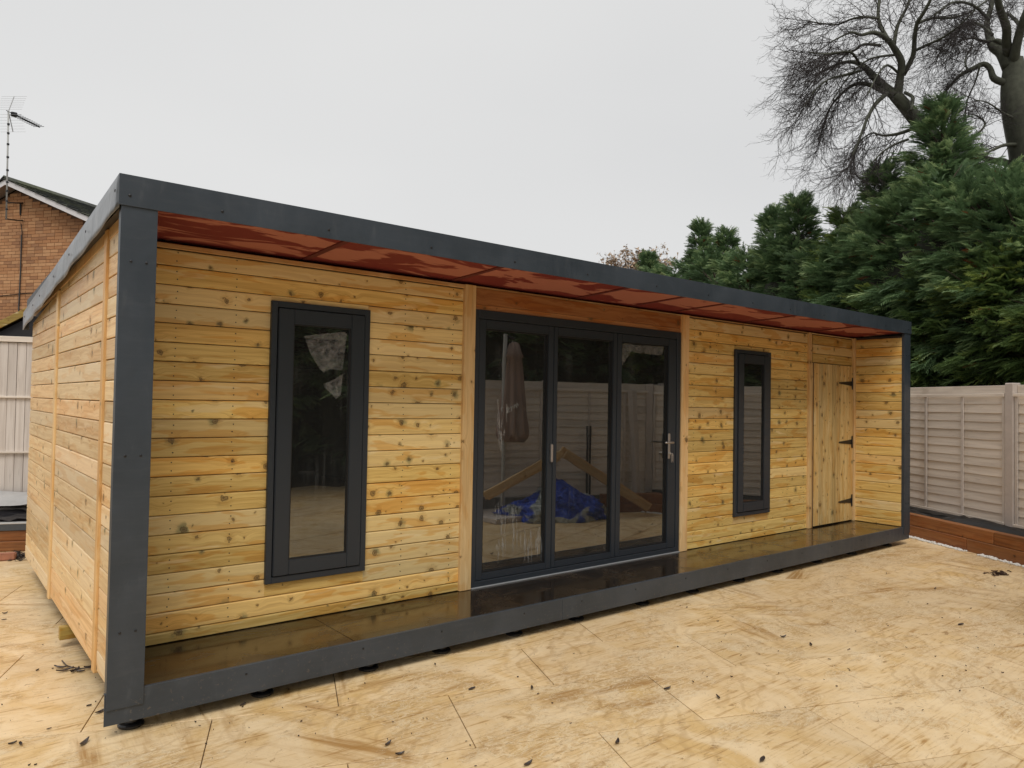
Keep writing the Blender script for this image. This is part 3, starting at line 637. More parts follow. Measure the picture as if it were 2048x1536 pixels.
# ------------------------------------------------------------------ lap fences
def frame_at(p, ux, z=0):
    """local x along ux, local -y towards the yard side = (ux rotated -90)"""
    a = math.atan2(ux[1], ux[0]); return Matrix.Translation((p[0], p[1], z)) @ Matrix.Rotation(a, 4, 'Z')
_sl = {}
def lap_panel(parent, M, x0, x1, z0=.29, z1=1.70, n=14, tilt=0., nb_=4, side=-1, mat=None):
    ln = x1-x0; ph = (z1-z0-.03)/n
    if tilt: M = M @ Matrix.Translation((x0, 0, z0)) @ Matrix.Rotation(tilt, 4, 'Y') @ Matrix.Translation((-x0, 0, -z0))
    key = (round(ln, 3), round(ph, 4))
    if key not in _sl:
        sg = 10; V = []; F = []
        rr = random.Random(len(_sl))
        for i in range(sg+1):
            x = .01+(ln-.02)*i/sg; wob = .0015*math.sin(i*1.3+len(_sl))
            for yy, zz in ((-.007, 0+wob), (-.0160, .001+wob), (-.005, ph+.010), (.004, ph+.009)): V.append((x, yy, zz))
        for i in range(sg):
            for j in range(4): F.append((i*4+j, i*4+(j+1) % 4, i*4+4+(j+1) % 4, i*4+4+j))
        F += [(0, 3, 2, 1), (sg*4, sg*4+1, sg*4+2, sg*4+3)]
        _sl[key] = MB().add(V, F).mesh('slat', M_FENCE)
    for k in range(n): put(bpy.data.objects.new('slat', _sl[key]), parent, M @ Matrix.Translation((x0, random.uniform(-.002, .002), z0+.012+k*ph)))
    bw = .036
    for k in range(nb_):
        xc = x0+(ln-bw)*k/(nb_-1)
        box('batten', xc, xc+bw, -.034, -.0195, z0, z1, M_FENCEV, parent, .002, M)
    box('rail', x0, x1, -.050, -.0345, z1-.035, z1-.001, M_FENCE, parent, .002, M)
    box('rail', x0, x1, -.050, -.0345, z0, z0+.028, M_FENCE, parent, .002, M)
def lap_fence(name, p, ux, posts, label, group=None, z0=.29, z1=1.70, tilt=0.):
    M = frame_at(p, ux); f = empty(name, M, label, 'fence', group)
    for i, s in enumerate(posts):
        q = MB().box(-.055, .055, -.045, .055, -.2, z1+.112); q.obj('post', M_POST, f, M @ Matrix.Translation((s, 0, 0)), bevel=.008)
    for a, b_ in zip(posts, posts[1:]):
        lap_panel(f, M, a+.062, b_-.062, z0, z1, tilt=tilt if (a, b_) == (posts[1], posts[2]) else 0)
        box('gravel_board', a+.058, b_-.058, -.010, .025, -.1, z0-.012, M_GRAVB, f, .003, M)
        box('capping_board', a+.058, b_-.058, .008, .030, z1-.06, z1+.09, M_FENCE, f, .002, M)
    return f
random.seed(17)
# right fence runs along -FU so that its yard side is local -y ... origin beyond the right frame edge
FO = FA+FN*.42
# positions along FU (s): posts at -1.005 and every 1.90
# local x must have yard on -y side: yard normal = -FN ; with ux=-FU -> -y = (ux rotated -90) = (-FU.y, FU.x) -> check sign below
def yardside(ux): return np.array([ux[1], -ux[0]])
uxr = FU if yardside(FU)@(-FN[:2]) > 0 else -FU
sg = 1 if uxr is FU else -1
posts = sorted([sg*s for s in (-2.60, -1.005, .895, 2.80, 4.70)])
fR = lap_fence('lap_fence', FO, uxr, posts, 'taupe painted lap fence along the right edge, above the brown sleeper bed')
# right raised bed: two courses of sleepers
MR = frame_at(FA, uxr)
bed = empty('raised_bed', MR, 'low raised bed of brown timber sleepers at the foot of the right fence', 'raised bed')
random.seed(5)
for a, b_ in ((-1.5, .85), (.853, 2.9), (-3.9, -1.503)):
    for z0_, z1_, off in ((0.0, .133, 0), (.136, .266, .006)):
        a2, b2 = (a+.35, b_+.35) if z0_ > .1 else (a, b_)
        a2, b2 = min(a2, b2), max(a2, b2)
        aa, bb = (-b2, -a2) if sg > 0 else (a2, b2)
        box('sleeper', aa+.0015, bb-.0015, 0+off, .095, z0_, z1_, M_SLEEPER, bed, .006, MR)
# lumpy black liner and soil in the bed
nX, nY = 90, 8; V = []; F = []
for i in range(nX+1):
    for j in range(nY+1):
        x = -3.9+i*7.0/nX; y = .09+j*(.30/nY)
        z = .215+.085*max(0, mnoise.noise(Vector((x*2.1, y*5, 1)))+.1)*1.4+.02*mnoise.noise(Vector((x*14, y*20, 3)))+.03*(j/nY)
        V.append((x, y, z))
for i in range(nX):
    for j in range(nY): a = i*(nY+1)+j; F.append((a, a+nY+1, a+nY+2, a+1))
MB().add(V, F).obj('liner', M_LINER, bed, MR, smooth=True)
# white pebbles at the foot of the bed
random.seed(44)
def pebble_strip(name, label, M, x0, x1, n, ylo, yhi, mat, rmin, rmax, dens):
    V = []; F = []; ico = bmesh.new(); bmesh.ops.create_icosphere(ico, subdivisions=1, radius=1); iv = [v.co.copy() for v in ico.verts]; jf = [[v.index for v in f.verts] for f in ico.faces]; ico.free()
    for k in range(n):
        x = random.uniform(x0, x1)
        if mnoise.noise(Vector((x*2.5, 0, 5))) < dens: continue
        r = random.uniform(rmin, rmax); c = Vector((x, random.uniform(ylo, yhi), r*.55)); rz = Matrix.Rotation(random.random()*6, 3, 'Z'); sc_ = Vector((random.uniform(.8, 1.5), random.uniform(.7, 1.1), random.uniform(.55, .8)))
        nb0 = len(V)
        for v in iv: q = rz @ Vector((v.x*sc_.x, v.y*sc_.y, v.z*sc_.z))*r*(1+.18*mnoise.noise(v*2+Vector((k, 0, 0)))); V.append(tuple(c+q))
        F += [tuple(i+nb0 for i in f) for f in jf]
    o = MB().add(V, F).obj(name, mat, None, M, smooth=False); return tag(o, label, None, None, 'stuff')
M_PEB = simple('white_marble_chip', (.72, .70, .66), .6, .12, 30)
po = pebble_strip('pebbles', 'strip of white stone chippings along the foot of the right sleeper bed', MR, -2.6, 2.6, 1700, -.075, -.004, M_PEB, .006, .016, -.28)
# ------------------------------------------------------------------ front boundary (seen in the glass)
c1 = np.array([7.86, -2.22, 0]); c2 = np.array([4.45, -3.55, 0]); ux = (c2-c1)/np.linalg.norm(c2-c1)
def orient(a, b_, inside):
    u = (b_-a)/np.linalg.norm(b_-a)
    return (a, u) if yardside(u)@(np.array(inside)-a[:2]) > 0 else (b_, -u)
a_, u_ = orient(c1, c2, (2, 0)); Lf = np.linalg.norm(c2-c1)
random.seed(2)
lap_fence('lap_fence', a_, u_, [0, 1.83, Lf], 'taupe lap fence across the front of the yard, mirrored in the folding doors', z0=.22, z1=1.72)
c3 = np.array([5.25, -7.0, 0]); a_, u_ = orient(c2, c3, (2, -4)); Lf2 = np.linalg.norm(c3-c2)
lap_fence('lap_fence', a_, u_, [0.1, 1.83, Lf2], 'taupe lap fence running away behind the parasol, past the end of the front fence', z0=.22, z1=1.72)
# bed in front of front fence
a_, u_ = orient(c1, c2, (2, 0)); MFb = frame_at(a_+np.array([*(yardside(u_)*.32), 0]), u_)
fb = empty('raised_bed', MFb, 'short brown sleeper bed in the front corner, mirrored in the right door pane', 'raised bed')
xx = 0 if a_ is c1 else Lf-1.1
for z0_, z1_ in ((0, .13), (.133, .26)): box('sleeper', xx, xx+1.1, 0, .1, z0_, z1_, M_SLEEPER, fb, .006, MFb)
# ------------------------------------------------------------------ left rear: bed, fence, shed, house
ML = frame_at(LP, LT)
lb = empty('raised_bed', ML, 'brown sleeper bed with grey edging behind the left end of the garden room', 'raised bed')
for z0_, z1_ in ((0, .098), (.101, .20)): box('sleeper', -3.0, 1.5, 0, .1, z0_, z1_, M_SLEEPER, lb, .006, ML)
box('edging', -3.0, 1.5, -.012, .10, .201, .262, simple('grey_edging', (.06, .068, .075), .5), lb, .003, ML)
box('edging_lip', -3.0, 1.5, -.015, .10, .263, .276, simple('pale_edging', (.45, .44, .42), .5), lb, .003, ML)
nX, nY = 60, 12; V = []; F = []
for i in range(nX+1):
    for j in range(nY+1):
        x = -3+i*4.5/nX; y = .05+j*.55/nY
        z = .275+.06*j/nY+.10*abs(mnoise.noise(Vector((x*1.7, y*4, 8))))+.05*abs(mnoise.noise(Vector((x*7, y*9, 2))))
        V.append((x, y, z))
for i in range(nX):
    for j in range(nY): a = i*(nY+1)+j; F.append((a, a+nY+1, a+nY+2, a+1))
tag(MB().add(V, F).obj('plastic_sheet', simple('creased_black_sheet', (.020, .019, .022), .28, .5, 4), None, ML, smooth=True), 'crumpled black plastic sheet lying over the left sleeper bed', 'plastic sheet')
V = []; F = []
for i in range(41):
    for j in range(5):
        x = -2.4+i*3.6/40; y = .30+j*.28/4; z = .40+.09*mnoise.noise(Vector((x*2.6, y*6, 3)))+.035*j
        V.append((x, y, z))
for i in range(40):
    for j in range(4): a = i*5+j; F.append((a, a+5, a+6, a+1))
tag(MB().add(V, F).obj('plastic_sheet', simple('pale_sheet', (.42, .41, .40), .45, .3, 5), None, ML, smooth=True), 'pale grey sheet showing between the black plastic and the left fence', 'plastic sheet')
# vertical board fence
MV = ML @ Matrix.Translation((0, .62, 0))
vf = empty('board_fence', MV, 'pale taupe vertical board fence behind the left end of the garden room', 'fence')
random.seed(6)
_vb = {}
for tier, (z0_, z1_) in enumerate(((.30, .905), (.915, 1.475), (1.485, 2.045))):
    me = MB().box(0, .0785, 0, .016, 0, z1_-z0_).mesh('upright_board', M_FENCEV, bevel=.002)
    for k in range(-30, 20):
        put(bpy.data.objects.new('upright_board', me), vf, MV @ Matrix.Translation((k*.0815+.02, random.uniform(-.003, .003)-.006*tier, z0_+random.uniform(-.004, .004))))
box('rail', -2.5, 1.7, .012, .05, .3, 2.05, M_IRON, vf, 0, MV)
for z in (.900, 1.470): box('rail', -2.5, 1.7, -.030, -.004, z, z+.020, M_FENCE, vf, .002, MV)
box('capping_board', -2.5, 1.7, -.035, .05, 2.050, 2.108, M_FENCE, vf, .003, MV)
# dark shed roof edge behind it
sp0 = LP+LN*1.6
A_ = onplane(0, 641, sp0, LN); B_ = onplane(0, 657, sp0, LN); C_ = onplane(48, 617, sp0, LN); D_ = onplane(48, 629, sp0, LN)
ud = (C_-A_); ln_ = np.linalg.norm(ud[:2])
slope = (C_[2]-A_[2])/ln_
MS = frame_at(A_, LT); MS.translation.z = 0
sh = empty('lean_to', MS, 'dark lean-to with mossy orange roof edge, rising behind the left fence', 'shed')
def sheared(x0, x1, y0, y1, zf0, zf1, name, mat):
    V = [(x, y, z(x)) for z in (zf0, zf1) for x, y in ((x0, y0), (x1, y0), (x1, y1), (x0, y1))]
    return MB().add(V, [(0,3,2,1), (4,5,6,7), (0,1,5,4), (1,2,6,5), (2,3,7,6), (3,0,4,7)]).obj(name, mat, sh, MS, bevel=.003)
sheared(-2.0, 1.3, 0, .03, lambda x: B_[2]+slope*x, lambda x: A_[2]+slope*x, 'fascia', M_MOSS)
sheared(-2.0, 1.3, .031, 1.5, lambda x: A_[2]-.03+slope*x, lambda x: A_[2]+.01+slope*x, 'roof', M_IRON)
sheared(-2.0, 1.3, .06, 1.4, lambda x: 0, lambda x: B_[2]-.02+slope*x, 'wall', simple('dark_shed_wall', (.020, .017, .018), .6, .5, 10))
box('gutter', -2.0, 1.25, .03, .058, 0, .03, M_BLACK, sh, 0, MS @ Matrix(((1,0,0,0),(0,1,0,0),(slope,0,1,B_[2]-.03),(0,0,0,1))))
# ---- house
HU = np.array([.582, -.813, 0]); HN = np.array([-.813, -.582, 0]); G0 = at_depth(36, 372, 17.)
MH = frame_at((G0[0], G0[1]), HU)      # local x along HU, -y side = (HU.y,-HU.x) = (-.813,-.582) = towards us
house = empty('brick_house', MH, 'orange brick house gable with white barge boards behind the garden room', 'house')
t = NT('orange_brick'); rnd = t.n('ShaderNodeObjectInfo').outputs['Random']; tc = t.n('ShaderNodeTexCoord').outputs['Object']
nbk = t.noise(tc, 14, 4, .6); P_ = t.n('ShaderNodeNewGeometry').outputs['Position']
cb_ = t.mix(t.smooth(rnd, .1, .9), (.46, .21, .09), (.60, .32, .155)); cb_ = t.mix(t.math('MULTIPLY', t.smooth(t.math('FRACT', t.math('MULTIPLY', rnd, 9.3)), .75, .9), .6), cb_, (.24, .105, .055))
cb_ = t.mix(t.math('MULTIPLY', t.smooth(t.noise(P_, .8, 3, .5), .45, .65), .4), cb_, (.27, .13, .065))
t.base(t.mix(t.math('MULTIPLY', nbk, .3), cb_, (.5, .3, .17)), .85, .3); M_BRICK = t.m
t = NT('brick_wall_far'); tc = t.n('ShaderNodeTexCoord').outputs['Object']; bt_ = t.n('ShaderNodeTexBrick', i_Scale=1.); bt_.inputs['Brick Width'].default_value = .225; bt_.inputs['Row Height'].default_value = .075; bt_.inputs['Mortar Size'].default_value = .008
sp_ = t.n('ShaderNodeSeparateXYZ'); t.l(tc, sp_.inputs[0]); cc = t.n('ShaderNodeCombineXYZ'); t.l(sp_.outputs[0], cc.inputs[0]); t.l(sp_.outputs[2], cc.inputs[1]); t.l(cc.outputs[0], bt_.inputs['Vector'])
bt_.inputs['Color1'].default_value = (.36, .155, .062, 1); bt_.inputs['Color2'].default_value = (.45, .22, .10, 1); bt_.inputs['Mortar'].default_value = (.20, .13, .085, 1); t.base(bt_.outputs[0], .9); M_BWALL = t.m
AZ = 6.25; TP = .412; HW = 4.2
EZ = AZ-HW*TP
hw = MB().add([(-HW, 0, -.2), (HW, 0, -.2), (HW, 0, EZ), (0, 0, AZ), (-HW, 0, EZ), (-HW, 8.5, -.2), (HW, 8.5, -.2), (HW, 8.5, EZ), (0, 8.5, AZ), (-HW, 8.5, EZ)],
              [(0,1,2,3,4), (9,8,7,6,5), (0,5,6,1), (1,6,7,2), (4,9,5,0), (2,7,8,3), (3,8,9,4)]).obj('gable_wall', M_BWALL, house, MH)
# mortar-backed bricks where the gable shows
mort = MB().add([(-.95, -.006, 3.0), (2.55, -.006, 3.0), (2.55, -.006, AZ-2.55*TP-.0), (0, -.006, AZ), (-.95, -.006, AZ-.95*TP), (-.95, -.001, 3.0), (2.55, -.001, 3.0), (2.55, -.001, AZ-2.55*TP), (0, -.001, AZ), (-.95, -.001, AZ-.95*TP)],
                [(0,1,2,3,4), (9,8,7,6,5), (0,5,6,1), (1,6,7,2), (4,9,5,0), (2,7,8,3), (3,8,9,4)]).obj('mortar', simple('brick_mortar', (.15, .085, .050), .95), house, MH)
bm1 = MB().box(0, .215, 0, .016, 0, .0665).mesh('brick', M_BRICK); bm1h = MB().box(0, .1025, 0, .016, 0, .0665).mesh('brick', M_BRICK)
cand = []
random.seed(14)
for r_ in range(0, 44):
    z = 3.02+r_*.075; half = AZ-z-.08
    x = -1.0+(.1125 if r_ % 2 else 0)
    while x < 2.5:
        hb = random.random() < .05; wd = .1125 if hb else .225
        if abs(x+wd/2)*TP < half and x > -.95 and x+wd < 2.5:
            pw = G0*np.array([1, 1, 0])+HU*(x+wd/2)+np.array([0, 0, z]); u, v = project(pw)
            side = 625-1.43*(u-50) if u > 50 else 640
            if u > -12: cand.append((v > side+6 or u > 200, x, z, hb))
        x += wd
vis = [c for c in cand if not c[0]]
random.shuffle(vis)
for i, (q, x, z, hb) in enumerate(sorted(vis[:], key=lambda c: -c[2])[:298]):
    put(bpy.data.objects.new('brick', bm1h if hb else bm1), mort, MH @ Matrix.Translation((x+.005, -.016+random.uniform(-.001, .0008), z)))
rest = MB()
for (q, x, z, hb) in sorted(vis, key=lambda c: -c[2])[298:]+[c for c in cand if c[0]]:
    rest.box(x+.005, x+.005+(.1025 if hb else .215), -.016, 0, z, z+.0665)
tag(rest.obj('brickwork', M_BRICK, mort, MH), kind='stuff')
# barge boards, soffit, roof
M_WHITE = simple('white_barge', (.74, .71, .71), .5, .04)
OV = .30
for sgn in (-1, 1):
    b = MB(); e = HW+.35
    pts = [(0, AZ+.13-.10), (sgn*e, AZ+.13-.10-e*TP), (sgn*e, AZ+.13+.02-e*TP), (0, AZ+.13+.02)]
    v = [(x, -OV-.02, z) for x, z in pts]+[(x, -OV, z) for x, z in pts]
    f = [(0,1,2,3), (7,6,5,4), (0,4,5,1), (1,5,6,2), (2,6,7,3), (3,7,4,0)]
    if sgn < 0: f = [tuple(reversed(q)) for q in f]
    b.add(v, f).obj('barge_board', M_WHITE, house, MH)
    pts = [(0, AZ+.035), (sgn*e, AZ+.035-e*TP), (sgn*e, AZ+.05-e*TP), (0, AZ+.05)]
    v = [(x, -OV, z) for x, z in pts]+[(x, 0, z) for x, z in pts]
    MB().add(v, f).obj('verge_soffit', simple('verge_soffit', (.36, .31, .29), .7), house, MH)
t = NT('lichened_roof_tile'); P_ = t.n('ShaderNodeNewGeometry').outputs['Position']; n_ = t.noise(P_, 5, 5, .65, .4); n2_ = t.noise(P_, 1.2, 2, .5)
cr = t.mix(t.smooth(n_, .42, .60), (.030, .033, .031), (.075, .080, .058)); cr = t.mix(t.math('MULTIPLY', t.smooth(n2_, .45, .7), .6), cr, (.085, .095, .040)); t.base(cr, .8); M_RTILE = t.m
cs, sn = 1/math.sqrt(1+TP*TP), TP/math.sqrt(1+TP*TP)
for sgn in (-1, 1):
    b = MB(); nrow = 15; gauge = .32
    for r_ in range(nrow):
        s0, s1 = r_*gauge, (r_+1)*gauge+.05
        for k in range(30 if sgn > 0 else 28):
            y0_ = -OV-.05+k*.30; lift = .035
            def pt(s, off, y): return (sgn*(s*cs+off*sn), y, AZ+.17-s*sn+off*cs)
            o0, o1 = .004, lift
            v = [pt(s0, o0, y0_), pt(s1, o1, y0_), pt(s1, o1, y0_+.293), pt(s0, o0, y0_+.293), pt(s0, o0-.02, y0_), pt(s1, o1-.022, y0_), pt(s1, o1-.022, y0_+.293), pt(s0, o0-.02, y0_+.293)]
            f = [(0,1,2,3), (7,6,5,4), (0,4,5,1), (1,5,6,2), (2,6,7,3), (3,7,4,0)]
            if sgn > 0: f = [tuple(reversed(q)) for q in f]
            b.add(v, f)
    o = b.obj('roof_tiles', M_RTILE, house, MH); tag(o, kind='stuff')
rt = MB()
for k in range(24):
    y0_ = -OV-.06+k*.38
    rt.extr([(0, 0)]*0 or [(-.13, AZ+.13), (0, AZ+.235), (.13, AZ+.13), (.10, AZ+.12), (0, AZ+.20), (-.10, AZ+.12)], y0_, y0_+.37)
rt.v = [(y, x, z) for x, y, z in rt.v]; tag(rt.obj('ridge_tiles', M_RTILE, house, MH), kind='stuff')
# cable down the gable and along it
def hp(u, v, off): p = onplane(u, v, G0+HN*off, HN); return tuple(p)
MB().tube([hp(42, 447, .035), hp(44, 465, .03), hp(42, 500, .03)], .008, 6).obj('cable', M_BLACK, house)
MB().tube([hp(43, 470, .04), hp(41, 540, .04), hp(37, 625, .04), hp(35, 700, .04)], .014, 8).obj('downpipe', simple('grey_downpipe', (.05, .05, .05), .5), house)
MB().tube([hp(-5, 592, .03), hp(20, 590, .03), hp(45, 587, .03), hp(78, 585.5, .03), hp(120, 585, .03)], .008, 6).obj('cable', M_BLACK, house)
# aerial
ae = empty('tv_aerial', frame_at(onplane(13, 438, G0+HN*.9, HN), HU), 'television aerial on a tall pole, standing off the brick gable on two brackets', 'aerial')
def ap(u, v, off=.9): return tuple(onplane(u, v, G0+HN*off, HN))
MB().tube([ap(12.5, 439), ap(17, 222)], .017, 10).obj('mast', simple('galvanised_mast', (.42, .42, .40), .5, .15, 10), ae, smooth=True)
for vv, vw in ((405, 406), (438, 441)):
    MB().tube([ap(13, vv), hp(34, vv+1, .2) if vv < 420 else hp(36, vv+3, .2), hp(46, vw, .01)], .016, 6).obj('bracket', M_IRON, ae)
MB().tube([hp(41, 406, .05), hp(41, 430, .02)], .02, 6).obj('bracket', M_IRON, ae)
for vv in (250, 268, 290, 316, 342, 366, 384, 404, 420): 
    a1 = np.array(ap(13+(438-vv)*.0207, vv)); MB().tube([tuple(a1), tuple(a1+np.array([0, 0, .035]))], .026, 8).obj('cable_tie', M_BLACK, ae)
hd = np.array(ap(17, 223)); ed = np.array(at_depth(79, 254, float((hd-CAM)@CF)*1.06)); bd = ed-hd; 
MB().tube([tuple(hd-bd*.06), tuple(ed)], .010, 6).obj('boom', M_IRON, ae)
bd_n = bd/np.linalg.norm(bd); el = np.cross(bd_n, [0, 0, 1]); el /= np.linalg.norm(el); up_ = np.cross(el, bd_n)
e = MB()
for k in range(11):
    c = hd+bd*(.22+.075*k); e.tube([tuple(c-el*.13), tuple(c+el*.13)], .006, 4)
    e.tube([tuple(c-up_*.0+el*.0-bd_n*.03), tuple(c+bd_n*.03)], .018, 5)
e.obj('director', M_IRON, ae)
rfl = MB()
vt_ = hd+up_*0
for sg_ in (-1, 1):
    q = (np.array([0, 0, 1])*sg_*.92+bd_n*.35); q /= np.linalg.norm(q)
    rfl.tube([tuple(hd), tuple(hd+q*.42)], .010, 5)
    for k in range(7):
        c = hd+q*(.06+.06*k); rfl.tube([tuple(c-el*.29), tuple(c+el*.29)], .0022, 4)
rfl.obj('reflector', simple('aerial_alloy', (.45, .45, .45), .5), ae)
MB().box(-.06, .06, -.05, .05, -.05, .04).obj('junction_box', M_BLACK, ae, Matrix.Translation(tuple(hd+bd*.17)), bevel=.015)
# ------------------------------------------------------------------ conifers
def frond_proto(rs):
    """feathery cypress spray, unit length along +x, drooping side shoots; returns tri verts"""
    V = []; 
    n = 6
    V += [(0, -.03, 0), (0, .03, 0), (.55, 0, -.065), (.45, -.02, -.05), (.45, .02, -.05), (1, 0, -.22)]
    for i in range(n):
        s = .10+.86*i/n; z = -.22*s*s
        for sg_ in (-1, 1):
            L_ = (.46-.34*abs(s-.35))*rs.uniform(.75, 1.15); a = math.radians(rs.uniform(28, 46)); 
            tip = (s+L_*math.cos(a), sg_*L_*math.sin(a), z-.10*L_*rs.uniform(.2, 2.0)+rs.uniform(-.03, .03))
            V += [(s-.065, 0, z), (s+.095, sg_*.02, z+.015), tip]
            m = .5; bx = s+L_*math.cos(a)*m; by = sg_*L_*math.sin(a)*m; bz = z+(tip[2]-z)*m
            l2 = L_*.42
            V += [(bx-.05, by, bz), (bx+.05, by+sg_*.02, bz+.01), (bx+l2, by+sg_*l2*.15, bz-.02)]
    return np.array(V)
_rs = random.Random(1)
FR = [frond_proto(_rs) for _ in range(6)]
def conifer(base, H, R, label, seed, nbr=170, per=16, fsize=.24, lean=(0, 0), zlow=.9, topw=.06, group='conifers behind the fence', pw=.75, mat=None):
    rs = np.random.RandomState(seed); M = Matrix.Translation(tuple(base))
    t_ = empty('conifer', M, label, 'conifer', group)
    top = np.array([lean[0], lean[1], H])
    MB().tube([(0, 0, 0), (lean[0]*.3, lean[1]*.3, H*.3), (lean[0]*.7, lean[1]*.7, H*.7), (lean[0], lean[1], H*.97)], [.13, .10, .05, .008], 8).obj('trunk', M_CBARK, t_, M, smooth=True)
    pos = []; dirs = []; size = []; shade = []; br = MB()
    def rad(h):                         # crown radius at relative height
        q = (h-zlow)/(H-zlow); return R*max(0, (1-q**1.6))**pw*(.85+.15*min(1, q*4))+topw*.4
    for k in range(nbr):
        q = rs.rand()**.85; h = zlow+(H-zlow)*q*.97; az = rs.rand()*2*math.pi
        rr = rad(h)*rs.uniform(.62, 1.18)
        el = math.radians(rs.uniform(2, 30)+32*q**2.2)
        sp_ = np.array([lean[0]*h/H, lean[1]*h/H, h]); dh = np.array([math.cos(az), math.sin(az), 0]); per_ = np.array([-dh[1], dh[0], 0])
        Lb = rr/max(.35, math.cos(el)) if q < .9 else rr*1.1+.1
        if k % 3 == 0:
            tipb = sp_+dh*Lb*math.cos(el)+np.array([0, 0, Lb*math.sin(el)]); br.tube([tuple(sp_), tuple((sp_+tipb)/2+np.array([0, 0, .02])), tuple(tipb)], [.016, .009, .003], 4, cap=False)
        nn_ = max(4, int(per*min(1.3, rr/R+.35)))
        clump = rs.uniform(-.16, .16)
        for j in range(nn_):
            s = rs.uniform(.30, 1.)**.5; side = rs.uniform(-1, 1)
            p = sp_+dh*(s*Lb*math.cos(el))+np.array([0, 0, s*Lb*math.sin(el)-.12*Lb*s**3])+per_*side*.20*(1.3-s)+rs.normal(0, .035, 3)
            a = side*rs.uniform(.2, .9); dd = dh*math.cos(a)+per_*math.sin(a); ez = math.sin(el)*.8-.42*s+rs.uniform(-.25, .22)+.5*q**3
            dd = dd*math.sqrt(max(.05, 1-min(.9, ez*ez)))+np.array([0, 0, ez])
            pos.append(p); dirs.append(dd/np.linalg.norm(dd)); size.append(fsize*rs.uniform(.6, 1.25)*(1-.25*q)); 
            shade.append(np.clip(.16+.55*s**2*rs.uniform(.4, 1.1)+clump+.12*q, 0, .96) if rs.rand() > .006 else 1.)  # shade painted into the tone: dark inside the crown, paler at sky-lit tips
    # leader
    for j in range(64):
        q_ = rs.rand()**.8; h = H-1.25*q_; az = rs.rand()*6.28; e_ = rs.uniform(.35, 1.1); dd = np.array([math.cos(az), math.sin(az), e_]); rr_ = rs.rand()*.30*q_
        pos.append(np.array([lean[0]*h/H+math.cos(az)*rr_, lean[1]*h/H+math.sin(az)*rr_, h-.06+rr_*.5])); dirs.append(dd/np.linalg.norm(dd)); size.append((.06+.24*q_)*rs.uniform(.7, 1.2)); shade.append(rs.uniform(.35, .85))
    pos = np.array(pos); X = np.array(dirs); size = np.array(size); shade = np.array(shade); N = len(pos)
    upv = np.array([0, 0, 1.])+rs.normal(0, .45, (N, 3)); Y = np.cross(upv, X); Y /= np.linalg.norm(Y, axis=1)[:, None]; Z = np.cross(X, Y)
    idx = rs.randint(0, 6, N); VV = []; SS = []
    for f_ in range(6):
        m = idx == f_
        if not m.any(): continue
        P0 = FR[f_]
        v = pos[m][:, None, :]+size[m][:, None, None]*(P0[None, :, 0, None]*X[m][:, None, :]+P0[None, :, 1, None]*Y[m][:, None, :]+P0[None, :, 2, None]*Z[m][:, None, :])
        VV.append(v.reshape(-1, 3)); tipw = np.clip(P0[:, 0], 0, 1)
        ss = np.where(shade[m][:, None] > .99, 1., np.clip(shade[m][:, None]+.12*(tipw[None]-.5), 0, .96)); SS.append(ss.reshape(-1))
    V = np.concatenate(VV); A = np.concatenate(SS); F = np.arange(len(V)).reshape(-1, 3)
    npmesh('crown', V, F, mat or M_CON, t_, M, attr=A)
    if br.v: tag(br.obj('branches', M_CBARK, t_, M), kind='stuff')
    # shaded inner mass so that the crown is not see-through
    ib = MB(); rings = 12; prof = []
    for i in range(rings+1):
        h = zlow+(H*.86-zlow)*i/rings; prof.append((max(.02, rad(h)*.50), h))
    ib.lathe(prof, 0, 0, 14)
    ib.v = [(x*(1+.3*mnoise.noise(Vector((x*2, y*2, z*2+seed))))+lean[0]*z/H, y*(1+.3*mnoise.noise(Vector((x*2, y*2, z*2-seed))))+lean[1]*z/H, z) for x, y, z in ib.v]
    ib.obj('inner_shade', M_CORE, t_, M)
    return t_
def tree_at(u, v, w, **k):
    """conifer whose tip shows at (u,v), standing w metres behind the bed foot line"""
    p = onplane(u, v, FA+FN*w, FN); return (p[0], p[1], 0), p[2]
specs = [  # u, v, w, R, label
 (1330, 508, 2.6, 1.0, 'small conifer drooping left over the roof edge, leftmost of the hedge'),
 (1402, 447, 2.2, .9, 'conifer with a single feathery tip, second from the left end of the hedge'),
 (1452, 462, 3.0, .9, 'loose pale-tipped conifer just right of the single feathery tip'),
 (1546, 424, 2.2, .95, 'thin-topped conifer left of the tall pointed spire in the middle of the hedge'),
 (1596, 392, 2.2, 1.0, 'pointed conifer with a tall feathery spire in the middle of the hedge'),
 (1692, 418, 2.2, 1.0, 'yellow-green topped conifer in the dip beside the taller trees'),
 (1766, 335, 2.3, 1.15, 'layered conifer below the drooping bare twigs'),
 (1885, 192, 2.8, 1.35, 'tallest conifer, its tip crossing the bare tree limbs'),
 (2010, 345, 2.3, 1.25, 'broad conifer above the fence post at the right edge'),
 (2140, 330, 2.4, 1.3, 'broad conifer at the far right, mostly outside the picture')]
for i, (u, v, w_, R_, lab) in enumerate(specs):
    (bx, by, _), H_ = tree_at(u, v, w_)
    nb_ = int(150+42*max(0, H_-3)); 
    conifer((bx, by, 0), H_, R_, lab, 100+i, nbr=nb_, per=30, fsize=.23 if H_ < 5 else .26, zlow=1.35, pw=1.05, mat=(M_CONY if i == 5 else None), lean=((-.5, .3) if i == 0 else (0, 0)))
skyx = [1300, 1340, 1400, 1450, 1500, 1545, 1595, 1640, 1690, 1730, 1765, 1810, 1885, 1940, 2010, 2100]
skyy = [565, 545, 525, 525, 530, 505, 500, 535, 520, 495, 460, 430, 360, 395, 420, 400]
